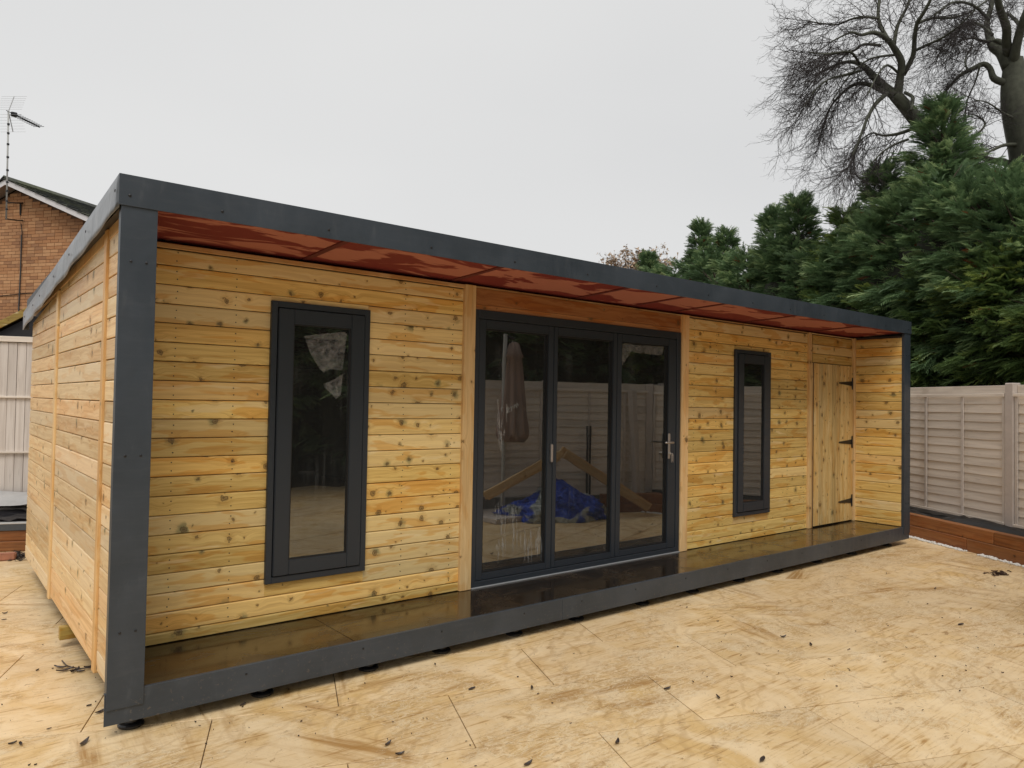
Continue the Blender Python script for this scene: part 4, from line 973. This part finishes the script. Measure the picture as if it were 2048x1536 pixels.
wide = ['leftmost of the fuller conifers under the small feathery tip', 'full conifer between the first and second tips of the hedge', 'full conifer under the loose pale-tipped one', 'full conifer left of the middle spire', 'full conifer under the middle spire', 'full conifer in the dip right of the middle spire', 'full conifer in the dip below the end of the drooping twigs', 'full conifer under the layered one', 'full conifer left of the tallest conifer, carrying orange dead sprays', 'full conifer at the foot of the tallest one', 'full conifer right of the tallest one', 'full conifer near the right edge above the fence post']
for i, u in enumerate((1345, 1385, 1430, 1500, 1570, 1640, 1700, 1760, 1825, 1890, 1960, 2050)):
    (bx, by, _), H_ = tree_at(u, float(np.interp(u, skyx, skyy)), 1.95)
    conifer((bx, by, 0), H_, 1.15 if i > 3 else 1.3, wide[i], 700+i, nbr=125, per=30, fsize=.25, zlow=1.35 if i > 5 else 1.9, pw=.5)
# lower front skirt trees filling the hedge to the fence
k = 0
for s in (-2.7, -1.7, -.7, .3, 1.4, 2.6, 4.0):
    p = FA+FN*1.75+FU*s; hh = 3.15+.25*math.sin(s*2.3)
    labs = ['bushy lower conifer pushing over the fence beyond the right edge', 'bushy lower conifer over the fence post at the right edge', 'bushy lower conifer with brown patches above the right fence panel', 'bushy lower conifer right of the corner post of the room', 'bushy lower conifer just behind the right end of the roof', 'bushy lower conifer showing above the roof edge left of the corner', 'bushy lower conifer low behind the middle of the roof edge']
    conifer((p[0], p[1], 0), hh, 1.0, labs[k], 300+k, nbr=165, per=30, fsize=.23, zlow=1.45, pw=.45, group='conifers behind the fence', mat=M_CONY); k += 1
# hedge mirrored in the glass, behind the front fences
mids = [(3.4, -9.6), (5.0, -9.4), (6.4, -9.2), (8.6, -3.6), (7.4, -4.1), (6.2, -4.7), (5.9, -6.2), (5.6, -8.0), (4.2, -8.4), (2.8, -8.6)]
labs = ['tall dark conifer in the second row, farthest left of those mirrored in the left window', 'tall dark conifer in the second row behind the one mirrored in the left window', 'tall dark conifer in the second row, right of those mirrored in the left window', 'dark conifer behind the front fence, nearest the corner bed', 'dark conifer behind the front fence, left of the corner one', 'dark conifer behind the parasol, where the front fence ends', 'dark conifer beyond the fence that runs away behind the parasol', 'dark conifer at the front end of the yard, right of the mirrored ground', 'dark conifer mirrored in the left window', 'dark conifer at the front of the yard, left of the one mirrored in the window']
for k, ((x, y), lab) in enumerate(zip(mids, labs)):
    conifer((x, y, 0), (4.6 if k > 2 else 6.5)+.5*math.sin(k*2), 1.35 if k > 2 else 1.7, lab, 500+k, nbr=150, per=16, fsize=.34, zlow=1.2 if 2 < k < 7 else .12, pw=.45, group='conifers in front of the yard')
# ------------------------------------------------------------------ bare tree
class TreeB:
    def __init__(s, seed, depth): s.rs = random.Random(seed); s.limb = MB(); s.tw = []; s.D = depth; s.sx = depth/FPX
    def P(s, u, v, dz=0): return Vector(at_depth(u, v, s.D+dz))
    def polyline(s, pts, dz0=0, dz1=0, nsub=3):
        """pts: (u,v,width px).  smooth and thicken"""
        k = len(pts); out = []; rr = []
        for i in range(k-1):
            p0 = pts[max(i-1, 0)]; p1 = pts[i]; p2 = pts[i+1]; p3 = pts[min(i+2, k-1)]
            for j in range(nsub):
                t = j/nsub; c = [.5*((2*p1[a])+(-p0[a]+p2[a])*t+(2*p0[a]-5*p1[a]+4*p2[a]-p3[a])*t*t+(-p0[a]+3*p1[a]-3*p2[a]+p3[a])*t**3) for a in range(3)]
                out.append(c)
        out.append(list(pts[-1])); n = len(out); res = []
        for i, c in enumerate(out):
            q = i/(n-1); res.append((s.P(c[0], c[1], dz0+(dz1-dz0)*q), max(.4, c[2])*.5*s.sx))
        s.limb.tube([r[0] for r in res], [r[1]*1.12 for r in res], 8 if pts[0][2] > 6 else 5); return res
    def twig(s, p, d, L, r, lev, bias):
        n = 4; pts = [p.copy()]; dd = d.normalized()
        for i in range(n):
            q = (i+1)/n
            dd = (dd+Vector((s.rs.gauss(0, .16), s.rs.gauss(0, .16), s.rs.gauss(0, .12)))+Vector((0, 0, -.30 if q < .6 else .32))*(.6 if lev < 2 else .8)+bias*.06).normalized()
            pts.append(pts[-1]+dd*L/n)
        s.tw.append((pts, r, lev))
        if lev >= 3: return
        nc = (5, 4, 3)[lev]
        for c in range(nc):
            q = .2+.8*(c+s.rs.random()*.8)/nc; i = min(n-1, int(q*n)); f = q*n-i; pp = pts[i].lerp(pts[i+1], min(1, f)); base = (pts[i+1]-pts[i]).normalized()
            ax = Vector((s.rs.gauss(0, 1), s.rs.gauss(0, 1), s.rs.gauss(0, 1))).normalized(); side = base.cross(ax).normalized()
            nd = (base*.72+side*.75).normalized(); s.twig(pp, nd, L*s.rs.uniform(.42, .68), r*.62, lev+1, bias)
    def build(s, label, name='bare_tree'):
        base = s.limb.v[0]; t_ = empty(name, Matrix.Translation((base[0], base[1], 0)), label, 'tree')
        s.limb.obj('trunk_and_limbs', M_BARK, t_, smooth=True)
        V = []; F = []
        for pts, r, lev in s.tw:
            n = len(pts); b0 = len(V); d0 = (pts[-1]-pts[0]).normalized(); a = d0.orthogonal().normalized(); c = d0.cross(a)
            for i, p in enumerate(pts):
                rr = r*(1-.65*i/(n-1))
                for j in range(3): t = 2.0944*j; V.append(tuple(p+(a*math.cos(t)+c*math.sin(t))*rr))
            for i in range(n-1):
                for j in range(3): F.append((b0+i*3+j, b0+i*3+(j+1) % 3, b0+i*3+3+(j+1) % 3, b0+i*3+3+j))
        o = npmesh('twigs', V, F, M_TWIG, t_); tag(o, kind='stuff'); return t_
def spawn(T, res, n, L0, L1, outward, droop, dens=1., r=.010, start=.15):
    for k in range(int(n*dens)):
        q = start+(1-start)*T.rs.random(); i = q*(len(res)-1); a = int(i); f = i-a; b_ = min(a+1, len(res)-1)
        p = res[a][0].lerp(res[b_][0], f); along = (res[b_][0]-res[max(0, a-1)][0]).normalized()
        o = Vector(CR)*outward[0]+Vector(CU)*outward[1]+Vector(CF)*T.rs.uniform(-.7, .7)
        dirn = (along*.7+o*.6+Vector((T.rs.gauss(0, .35), T.rs.gauss(0, .35), T.rs.gauss(0, .35)+droop))).normalized()
        T.twig(p, dirn, T.rs.uniform(L0, L1), r, 0, Vector(CR)*outward[0])
# left leaning limb tree
TA = TreeB(7, 13.0)
base = onz(2000, 1050)    # hidden foot far behind the hedge
main = TA.polyline([(1990, 560, 46), (1958, 430, 40), (1915, 345, 34), (1878, 294, 29), (1839, 247, 26), (1813, 216, 24), (1790, 190, 22)])
brs = [
 ([(1792, 192, 20), (1769, 174, 15), (1748, 154, 13), (1733, 138, 11), (1712, 125, 8), (1686, 125, 6), (1665, 133, 5), (1639, 146, 3.5), (1630, 160, 2)], .6, 15, (-.8, -.3), -.35),
 ([(1795, 195, 17), (1800, 156, 14), (1803, 125, 13), (1790, 99, 11), (1774, 78, 9), (1748, 65, 7), (1722, 70, 5), (1701, 65, 4), (1660, 85, 2.5)], -.4, 14, (-.8, .1), -.2),
 ([(1776, 80, 8), (1761, 52, 7), (1756, 26, 6), (1759, -10, 5), (1750, -60, 3)], .3, 13, (-.6, .6), .1),
 ([(1757, 37, 5), (1727, 34, 4.5), (1701, 39, 4), (1675, 49, 3), (1644, 47, 2.5), (1618, 42, 2)], .5, 13, (-.8, .2), -.1),
 ([(1806, 150, 10), (1826, 112, 9), (1829, 78, 8), (1834, 47, 7), (1847, 26, 6), (1863, -5, 5), (1880, -50, 3)], -.6, 13, (.2, .7), .1),
 ([(1829, 102, 6), (1852, 91, 5), (1886, 75, 4), (1920, 50, 3), (1950, 20, 2)], -.9, 10, (.6, .4), -.1),
 ([(1834, 47, 6), (1865, 36, 5.5), (1899, 36, 5), (1936, 26, 4), (1975, 0, 3)], .4, 10, (.6, .4), 0),
 ([(1788, 90, 7), (1795, 52, 6), (1813, 16, 5), (1825, -15, 4)], .2, 11, (.0, .9), .1),
 ([(1772, 187, 9), (1738, 169, 8), (1709, 169, 7), (1686, 185, 5.5), (1665, 208, 4), (1652, 234, 3), (1640, 275, 2)], .9, 17, (-.5, -.7), -.6),
 ([(1774, 187, 8), (1751, 208, 7), (1733, 240, 5), (1722, 270, 4), (1705, 310, 2)], -.7, 15, (-.5, -.7), -.7),
 ([(1824, 258, 7), (1795, 268, 6), (1764, 271, 4), (1743, 266, 3), (1715, 285, 2)], .2, 13, (-.6, -.7), -.6),
 ([(1816, 279, 5), (1790, 289, 4), (1764, 305, 3), (1740, 330, 2)], -.3, 10, (-.5, -.8), -.6),
 ([(1722, 141, 5), (1686, 151, 4.5), (1657, 159, 3.5), (1629, 182, 2.5), (1608, 215, 1.6)], -.5, 14, (-.7, -.5), -.5),
 ([(1762, 91, 5.5), (1727, 89, 5), (1707, 102, 4), (1670, 108, 3), (1640, 112, 2), (1615, 108, 1.4)], .5, 14, (-.8, -.1), -.3),
 ([(1719, 128, 5), (1706, 108, 4.5), (1690, 103, 3.5), (1650, 108, 2.5), (1618, 105, 1.5)], -.9, 13, (-.9, .0), -.2),
 ([(1800, 150, 5), (1775, 130, 4), (1755, 150, 3), (1735, 190, 2)], -.8, 8, (-.4, -.7), -.5),
 ([(1810, 185, 6), (1826, 196, 6), (1822, 220, 5)], -.4, 2, (.3, .1), -.2),
 ([(1792, 110, 5), (1740, 118, 4), (1700, 150, 3), (1672, 190, 2), (1650, 225, 1.4)], .2, 13, (-.6, -.6), -.5)]
for pts, dz, n, ow, dr in brs:
    res = TA.polyline(pts, 0, dz*1.6); spawn(TA, res, n, .42, .98, ow, dr, dens=1.0, r=.0086, start=.10)
TA.build('bare leafless tree with a thick mossy limb leaning left and long drooping twigs')
TBt = TreeB(19, 13.6)
TBt.polyline([(2110, 620, 92), (2092, 450, 86), (2075, 360, 78), (2060, 290, 70), (2042, 235, 58), (2032, 190, 50), (2028, 150, 40), (2027, 118, 30)])
b2 = [
 ([(2028, 130, 20), (2030, 106, 16), (2039, 66, 14), (2050, 33, 13), (2070, -20, 10)], -.4, 5, (.3, .8), .1),
 ([(2022, 135, 28), (2005, 105, 22), (1988, 93, 18), (1978, 73, 13), (1974, 44, 10), (1985, 0, 8), (1980, -50, 5)], .4, 9, (-.5, .5), .0),
 ([(2018, 110, 18), (2013, 84, 15), (2013, 55, 14), (2001, 22, 12), (1994, -10, 10), (1990, -60, 7)], -.5, 6, (-.1, .9), .1),
 ([(2020, 103, 9), (1998, 82, 8), (1985, 82, 6), (1965, 82, 5), (1945, 76, 4), (1925, 80, 2.5)], .3, 11, (-.8, .1), -.2),
 ([(2012, 166, 14), (1988, 157, 12), (1980, 137, 10), (1966, 128, 9), (1942, 139, 8), (1920, 151, 6.5), (1904, 168, 5), (1889, 186, 4), (1878, 215, 2)], .2, 14, (-.7, -.4), -.4),
 ([(2075, 345, 20), (2040, 335, 15), (2008, 325, 13), (1977, 319, 11), (1955, 308, 9.5), (1933, 292, 8), (1905, 270, 4)], .3, 8, (-.5, .3), -.1),
 ([(1933, 292, 5), (1950, 272, 4.5), (1964, 259, 4), (1970, 246, 3.5), (1955, 232, 2.5), (1935, 228, 1.8)], .1, 8, (-.3, .5), 0),
 ([(2045, 290, 9), (2010, 290, 6), (1985, 300, 4), (1965, 312, 2.5)], -.3, 8, (-.6, .2), -.1),
 ([(1935, 140, 4), (1930, 120, 3), (1942, 95, 2.5), (1950, 60, 2)], .6, 7, (-.2, .5), 0),
 ([(1985, 70, 6), (1950, 45, 5), (1915, 60, 4), (1885, 95, 3), (1870, 130, 2)], 1., 14, (-.7, -.3), -.4),
 ([(1978, 40, 6), (1945, 10, 5), (1905, 5, 4), (1870, 30, 3)], -.8, 12, (-.7, .1), -.2),
 ([(2048, 60, 8), (2020, 30, 5), (1995, 25, 3)], .5, 5, (-.3, .5), 0),
 ([(2035, 240, 5), (2005, 225, 3.5), (1975, 205, 2.5), (1950, 200, 1.8)], -.6, 9, (-.7, .0), -.1),
 ([(1960, 130, 4), (1950, 165, 3), (1935, 200, 2.2), (1930, 240, 1.5)], .2, 8, (-.2, -.8), -.5)]
for pts, dz, n, ow, dr in b2:
    res = TBt.polyline(pts, 0, dz*1.6); spawn(TBt, res, n, .40, .95, ow, dr, dens=1.2, r=.008, start=.15)
TBt.build('bare leafless tree with a massive trunk rising at the right edge')
# far pale tree over the roof
TC = TreeB(23, 28.)
r1 = TC.polyline([(1285, 640, 8), (1282, 590, 6), (1278, 550, 4), (1275, 530, 2)]); r2 = TC.polyline([(1282, 590, 4), (1305, 560, 3), (1312, 545, 2)]); r3 = TC.polyline([(1282, 595, 4), (1255, 565, 3), (1238, 545, 2)])
for r_ in (r1, r2, r3): spawn(TC, r_, 9, .5, .9, (.0, .4), .3, r=.012, start=.3)
tC = TC.build('distant small tree with a few pale leaves showing over the roof edge')
rs = np.random.RandomState(3); V = []; A = []
for pts, r_, lev in TC.tw:
    if lev < 2: continue
    for p in pts[1:]:
        if rs.rand() < .35:
            c = np.array(p); a = rs.normal(0, .045, (3, 3)); V += [c+a[0], c+a[1], c+a[2]]
if V: tag(npmesh('leaves', np.array(V), np.arange(len(V)).reshape(-1, 3), simple('pale_leaf', (.42, .30, .20), .8, .3), tC), kind='stuff')
# ------------------------------------------------------------------ things mirrored in the doors
fdir = (c2-c1)/np.linalg.norm(c2-c1); fn = np.array([fdir[1], -fdir[0], 0]); 
if fn[:2]@(np.array([2, 0])-c1[:2]) < 0: fn = -fn
def mp(u, v, off): return mirror_on(u, v, c1+fn*off, fn)
# rafters
rl = [((1120, 899), (1298, 1014), .62, .16, 'sawn rafter sloping down to the right over the blue tarpaulin, mirrored in the doors'),
      ((1122, 905), (966, 992), .62, .10, 'sawn rafter sloping down to the left over the blue tarpaulin, mirrored in the doors')]
for (pa, pb, off, th, lab) in rl:
    A_ = mp(*pa, off); B_ = mp(*pb, off); 
    v = B_-A_; ln_ = np.linalg.norm(v); ez = -math.atan2(v[2], math.hypot(v[0], v[1])); ea = math.atan2(v[1], v[0])
    M = Matrix.Translation(tuple(A_)) @ Matrix.Rotation(ea, 4, 'Z') @ Matrix.Rotation(ez, 4, 'Y')
    r_ = empty('rafter', M, lab, 'timber', 'rafters leaned together')
    box('timber', 0, ln_, -.03, .018, -.05, .05, M_TIMBER, r_, .003, M)
    box('timber', .05, ln_-.04, .026, .072, -.085, .015, M_TIMBER, r_, .003, M)
# tarp heap
tc0 = mp(1108, 1028, .62); W_ = np.linalg.norm(mp(1208, 1028, .62)-mp(1003, 1028, .62))/2*1.08
nA, nR = 72, 26; V = []; F = []; cols = []
for i in range(nR+1):
    for j in range(nA):
        q = i/nR; a = 2*math.pi*j/nA; rx = W_*(1.0-(q**1.5)*1.0)+.001; ry = .40*(1-(q**1.5))+.001
        z = .34*(1-(1-q)**2.2)
        n1 = mnoise.noise(Vector((math.cos(a)*2.2, math.sin(a)*2.2, q*3))); n2 = abs(mnoise.noise(Vector((math.cos(a)*6+3, math.sin(a)*6, q*9)))); n3 = mnoise.noise(Vector((math.cos(a)*14, math.sin(a)*14, q*24)))
        k = 1+.20*n1-.24*n2+.09*n3; px = rx*k*math.cos(a); py = ry*k*math.sin(a)
        hz = z*(1+.35*mnoise.noise(Vector((px*2.2, 0, 4))))*(1.0+.42*math.exp(-((px+.02)/.26)**2)-.25*math.exp(-((px-.7)/.4)**2))+.07*n2+.04*n3*(q > .02)
        V.append((px, py, max(0.003, hz) if i else .0))
for i in range(nR):
    for j in range(nA): F.append((i*nA+j, i*nA+(j+1) % nA, (i+1)*nA+(j+1) % nA, (i+1)*nA+j))
F.append(tuple(nR*nA+j for j in range(nA)))
t = NT('blue_tarpaulin'); tc = t.n('ShaderNodeTexCoord').outputs['Object']; n_ = t.noise(tc, 9, 5, .65, .8); n2_ = t.noise(t.mapping(tc, (1, 1, 1.8)), 1.35, 2, .4, .6)
cT = t.mix(t.smooth(n_, .4, .65), (.008, .045, .42), (.035, .12, .75)); grey = t.smooth(n2_, .49, .515); cT = t.mix(grey, cT, t.mix(t.smooth(n_, .4, .6), (.35, .38, .37), (.62, .66, .64)))
t.base(cT, .35, .5); t.bump(n_, 1., .06)
ftm = frame_at(tc0, fdir); tag(MB().add(V, F).obj('tarpaulin', t.m, None, Matrix.Translation((0, 0, 0)) @ ftm, smooth=True), 'crumpled blue and silver tarpaulin heap on the ground, mirrored in the folding doors', 'tarpaulin')
# metal rod / stake pair against the fence
sA = mp(1172, 852, .12); sB = mp(1172, 990, .12)
st = empty('stake', Matrix.Translation((sA[0], sA[1], 0)), 'pair of thin dark stakes leaning on the front fence, mirrored in the middle door', 'stake')
for dx in (0, .06): MB().tube([(sB[0]+dx, sB[1], 0), (sA[0]+dx, sA[1], sA[2])], .016, 6).obj('rod', M_IRON, st)
lA = mp(1262, 781, .14); lB = mp(1272, 1000, .14)
M = Matrix.Translation((lB[0], lB[1], 0)); ln = empty('loose_post', M, 'tall grey fence post leaning against the front fence, mirrored in the right door', 'post')
MB().tube([(lB[0], lB[1], 0), (lA[0], lA[1], lA[2])], .06, 4).obj('post', M_POST, ln)
# parasol, cantilever, folded
pc = mp(1024, 780, .45); tp = mp(1029, 684, .45); bt = mp(1021, 876, .45)
um = empty('parasol', Matrix.Translation((pc[0], pc[1], 0)), 'folded brown cantilever parasol with white lettering, mirrored in the left door pane', 'parasol')
Hc = tp[2]-bt[2]; V = []; F = []; nA = 48; prof = [(0, .02), (.02, .06), (.10, .085), (.16, .115), (.17, .095), (.4, .125), (.7, .155), (.93, .182), (.98, .185), (1.0, .17)]
for q, r in prof:
    for j in range(nA):
        a = 2*math.pi*j/nA; fold = 1+.22*math.cos(8*a+q*1.5)*(.3+.7*q); zz = tp[2]-q*Hc+(.05*math.cos(8*a+.5) if q > .9 else 0)
        V.append((pc[0]+r*fold*math.cos(a), pc[1]+r*fold*math.sin(a), zz))
for i in range(len(prof)-1):
    for j in range(nA): F.append((i*nA+(j+1) % nA, i*nA+j, (i+1)*nA+j, (i+1)*nA+(j+1) % nA))
F.append(tuple(range(nA))); F.append(tuple(reversed([(len(prof)-1)*nA+j for j in range(nA)])))
can = MB().add(V, F).obj('canopy', simple('brown_canvas', (.30, .21, .175), .8, .15, 6), um, smooth=True)
mps = mp(1006, 800, .45)
MB().tube([(mps[0], mps[1], 0), (mps[0], mps[1], tp[2]-.15), (mps[0], mps[1], tp[2]+.1)], .028, 10).obj('mast', simple('grey_mast', (.45, .45, .44), .4), um)
MB().tube([(mps[0], mps[1], tp[2]+.08), (pc[0], pc[1], tp[2]+.04)], .020, 8).obj('arm', M_IRON, um)
MB().box(-.4, .4, -.4, .4, 0, .07).obj('base', M_POST, um, Matrix.Translation((mps[0], mps[1], 0)), bevel=.01)
# lettering on the canopy: partial word between the folds; mirrored view shows it reversed
vd_ = np.array([CAM[0], 2*YG-CAM[1], 0])-np.array([pc[0], pc[1], 0]); vd_ /= np.linalg.norm(vd_)
pl0 = np.array([pc[0], pc[1], 0])+vd_*.172; b = MB()
for st_ in ([(1004, 814), (1001, 818), (1003, 823)], [(1013, 815), (1014, 826)], [(1013, 815), (1017, 817), (1014, 821), (1018, 824)], [(1020, 813), (1021, 823)], [(1023, 812), (1024, 821), (1026, 810)], [(1027, 809), (1030, 817), (1031, 806), (1034, 812)]):
    b.tube([tuple(mirror_on(u, v, pl0, vd_)) for u, v in st_], .009, 4)
b.obj('lettering', simple('white_print', (.75, .74, .72), .7), can)
# ------------------------------------------------------------------ litter on the paving
M_DLEAF = simple('wet_dead_leaf', (.055, .038, .030), .45, .4, 20)
M_DBROWN = simple('brown_debris', (.055, .026, .016), .7, .4, 20)
def leaf_geo(b, c, ang, L_, W_, curl, rs_):
    n = 5; ca, sa = math.cos(ang), math.sin(ang); base = len(b.v)
    for i in range(n+1):
        q = i/n; w__ = W_*math.sin(math.pi*min(.97, max(.04, q)))**.8
        for s_ in (-1, 0, 1):
            x = (q-.5)*L_; y = s_*w__/2+curl*.3*L_*(q-.5)**2; z = .002+abs(s_)*.006*(1 if curl > 0 else .5)+.012*abs(curl)*(q-.5)**2*4*(L_/.06)
            b.v.append((c[0]+x*ca-y*sa, c[1]+x*sa+y*ca, z))
    for i in range(n):
        for j in range(2): a = base+i*3+j; b.f.append((a, a+3, a+4, a+1))
def leaf_obj(u, v, L_, ang, label, group=None, mat=None, W_=None):
    c = onz(u, v, 0.0); L_ *= .8; b = MB(); rs_ = random.Random(int(u*7+v)); leaf_geo(b, (0, 0), ang, L_, W_ or L_*.34, rs_.uniform(-1, 1), rs_)
    o = b.obj('dead_leaf', mat or M_DLEAF, None, Matrix.Translation((c[0], c[1], .0015))); md = o.modifiers.new('thickness', 'SOLIDIFY'); md.thickness = .0008
    return tag(o, label, 'leaf', group or 'dead leaves on the paving')
for u, v, L_, a_, lab in (
 (167, 1488, .085, .9, 'long dark leaf lying alone in front of the left corner of the room'),
 (200, 1425, .075, .5, 'dark leaf tucked beside the foot of the left corner post'),
 (98, 1459, .025, .3, 'small square dark leaf scrap left of the long leaf'),
 (75, 1342, .03, .8, 'small round dark leaf left of the twig with leaves'),
 (178, 1413, .028, .1, 'crumpled dark leaf scrap just above the post-foot leaf'),
 (10, 1228, .04, .2, 'dark leaf on the paving near the left edge, upper one'),
 (8, 1240, .035, -.2, 'dark leaf on the paving near the left edge, lower one'),
 (25, 1489, .04, .2, 'brown leaf near the bottom left corner of the paving'),
 (41, 1490, .045, 1.6, 'thin bent dark leaf beside the brown leaf at bottom left'),
 (486, 1411, .045, .4, 'dark leaf in front of the second foot under the base trim'),
 (1076, 1389, .02, .2, 'round black pebble-like leaf in the middle of the front paving'),
 (1064, 1378, .05, .9, 'thin dark sliver just above the round black leaf'),
 (944, 1379, .06, .15, 'curled brown leaf in front of the fourth foot'),
 (870, 1330, .03, 1.2, 'small dark leaf in front of the base trim seam'),
 (1335, 1379, .06, -.1, 'dark split leaf left of centre in the right half of the paving'),
 (1437, 1397, .05, 1.1, 'forked dark leaf between two boot prints'),
 (1567, 1275, .06, -.3, 'long dark leaf lying across the middle of the right paving'),
 (1622, 1291, .06, .7, 'dark twig-like leaf right of the long one'),
 (1922, 1250, .08, -.2, 'long dark leaf near the right edge below the brown clump'),
 (1870, 1178, .05, .1, 'tiny dark leaf below the brown clump of debris'),
 (1773, 1148, .03, .6, 'small dark leaf near the right end of the base trim'),
 (1990, 1173, .03, .6, 'small dark leaf just right of the brown debris clump'),
 (775, 1490, .06, .5, 'dark mottled leaf at the bottom, left of centre'),
 (1055, 1530, .07, .2, 'black leaf cut by the bottom edge of the picture'),
 (1235, 1487, .06, .5, 'thin dark leaf near the bottom, right of centre'),
 (1525, 1521, .07, .3, 'jagged dark leaf at the bottom right of centre'),
 (800, 1510, .05, -.2, 'small black leaf just below the mottled one at the bottom')):
    leaf_obj(u, v, L_, a_, lab)
# twig with leaves by the side wall
tw0 = onz(150, 1338, 0); b = MB(); rr_ = random.Random(3)
tm = Matrix.Translation((tw0[0], tw0[1], .001))
tw = empty('leafy_twig', tm, 'dark fallen twig with narrow leaves beside the side wall near the front corner', 'twig')
pA = [onz(*q, .01) for q in ((124, 1321), (133, 1331), (146, 1335), (162, 1337), (190, 1334))]
MB().tube([tuple(p) for p in pA], .0035, 5).obj('stem', M_DLEAF, tw)
for u, v, L_, a_ in ((121, 1337, .075, -.7), (130, 1343, .085, .1), (150, 1343, .05, .3), (156, 1341, .055, 1.2), (160, 1345, .05, -.6), (147, 1345, .045, .9), (178, 1336, .05, 0)):
    c = onz(u, v, 0); b = MB(); leaf_geo(b, (c[0], c[1]), a_, L_, L_*.26, .5, rr_); o = b.obj('leaf', M_DLEAF, tw, Matrix.Translation((0, 0, .003))); md = o.modifiers.new('thickness', 'SOLIDIFY'); md.thickness = .0008
def debris(name, label, u0, u1, v0, v1, n, mat, L0, L1, seed, W_=.16):
    rs_ = random.Random(seed); b = MB()
    for k in range(n):
        u = rs_.gauss((u0+u1)/2, (u1-u0)/4.5); v = rs_.gauss((v0+v1)/2, (v1-v0)/4.5); c = onz(u, v, 0); L_ = rs_.uniform(L0, L1)
        leaf_geo(b, (c[0], c[1]), rs_.random()*6.3, L_, L_*rs_.uniform(W_, W_*2.5), rs_.uniform(-1, 1), rs_)
    b.v = [(x, y, z+.0015) for x, y, z in b.v]; return tag(b.obj(name, mat), label, None, None, 'stuff')
debris('leaf_litter', 'heap of brown needles and litter on the paving near the right edge', 1975, 2020, 1142, 1153, 70, M_DBROWN, .015, .06, 1)
debris('leaf_litter', 'dark leaf litter behind the left end of the garden room beside the brick', 15, 55, 1103, 1122, 130, M_DLEAF, .02, .07, 2)
debris('specks', 'scattered dark specks and needles over the right half of the paving', 1100, 2250, 1150, 1420, 80, M_DBROWN, .004, .018, 5)
debris('specks', 'scattered dark specks and needles over the left half of the paving', -150, 1150, 1290, 1560, 70, M_DLEAF, .004, .012, 6)
# half brick by the left bed
bp = onz(12, 1121, 0)
hbM = Matrix.Translation((bp[0]-.10, bp[1], 0)) @ Matrix.Rotation(-.2, 4, 'Z')
hb_ = MB().box(0, .17, 0, .10, 0, .062).obj('loose_brick', simple('red_loose_brick', (.40, .17, .10), .85, .3, 20, bump=.5), None, hbM, bevel=.008, seg=2)
for v_ in hb_.data.vertices:
    n_ = mnoise.noise_vector(v_.co*30); v_.co += n_*.004
tag(hb_, 'broken red brick on the paving in front of the left sleeper bed', 'brick')
S.render.engine = 'CYCLES'
S.cycles.max_bounces = 8; S.cycles.transparent_max_bounces = 12
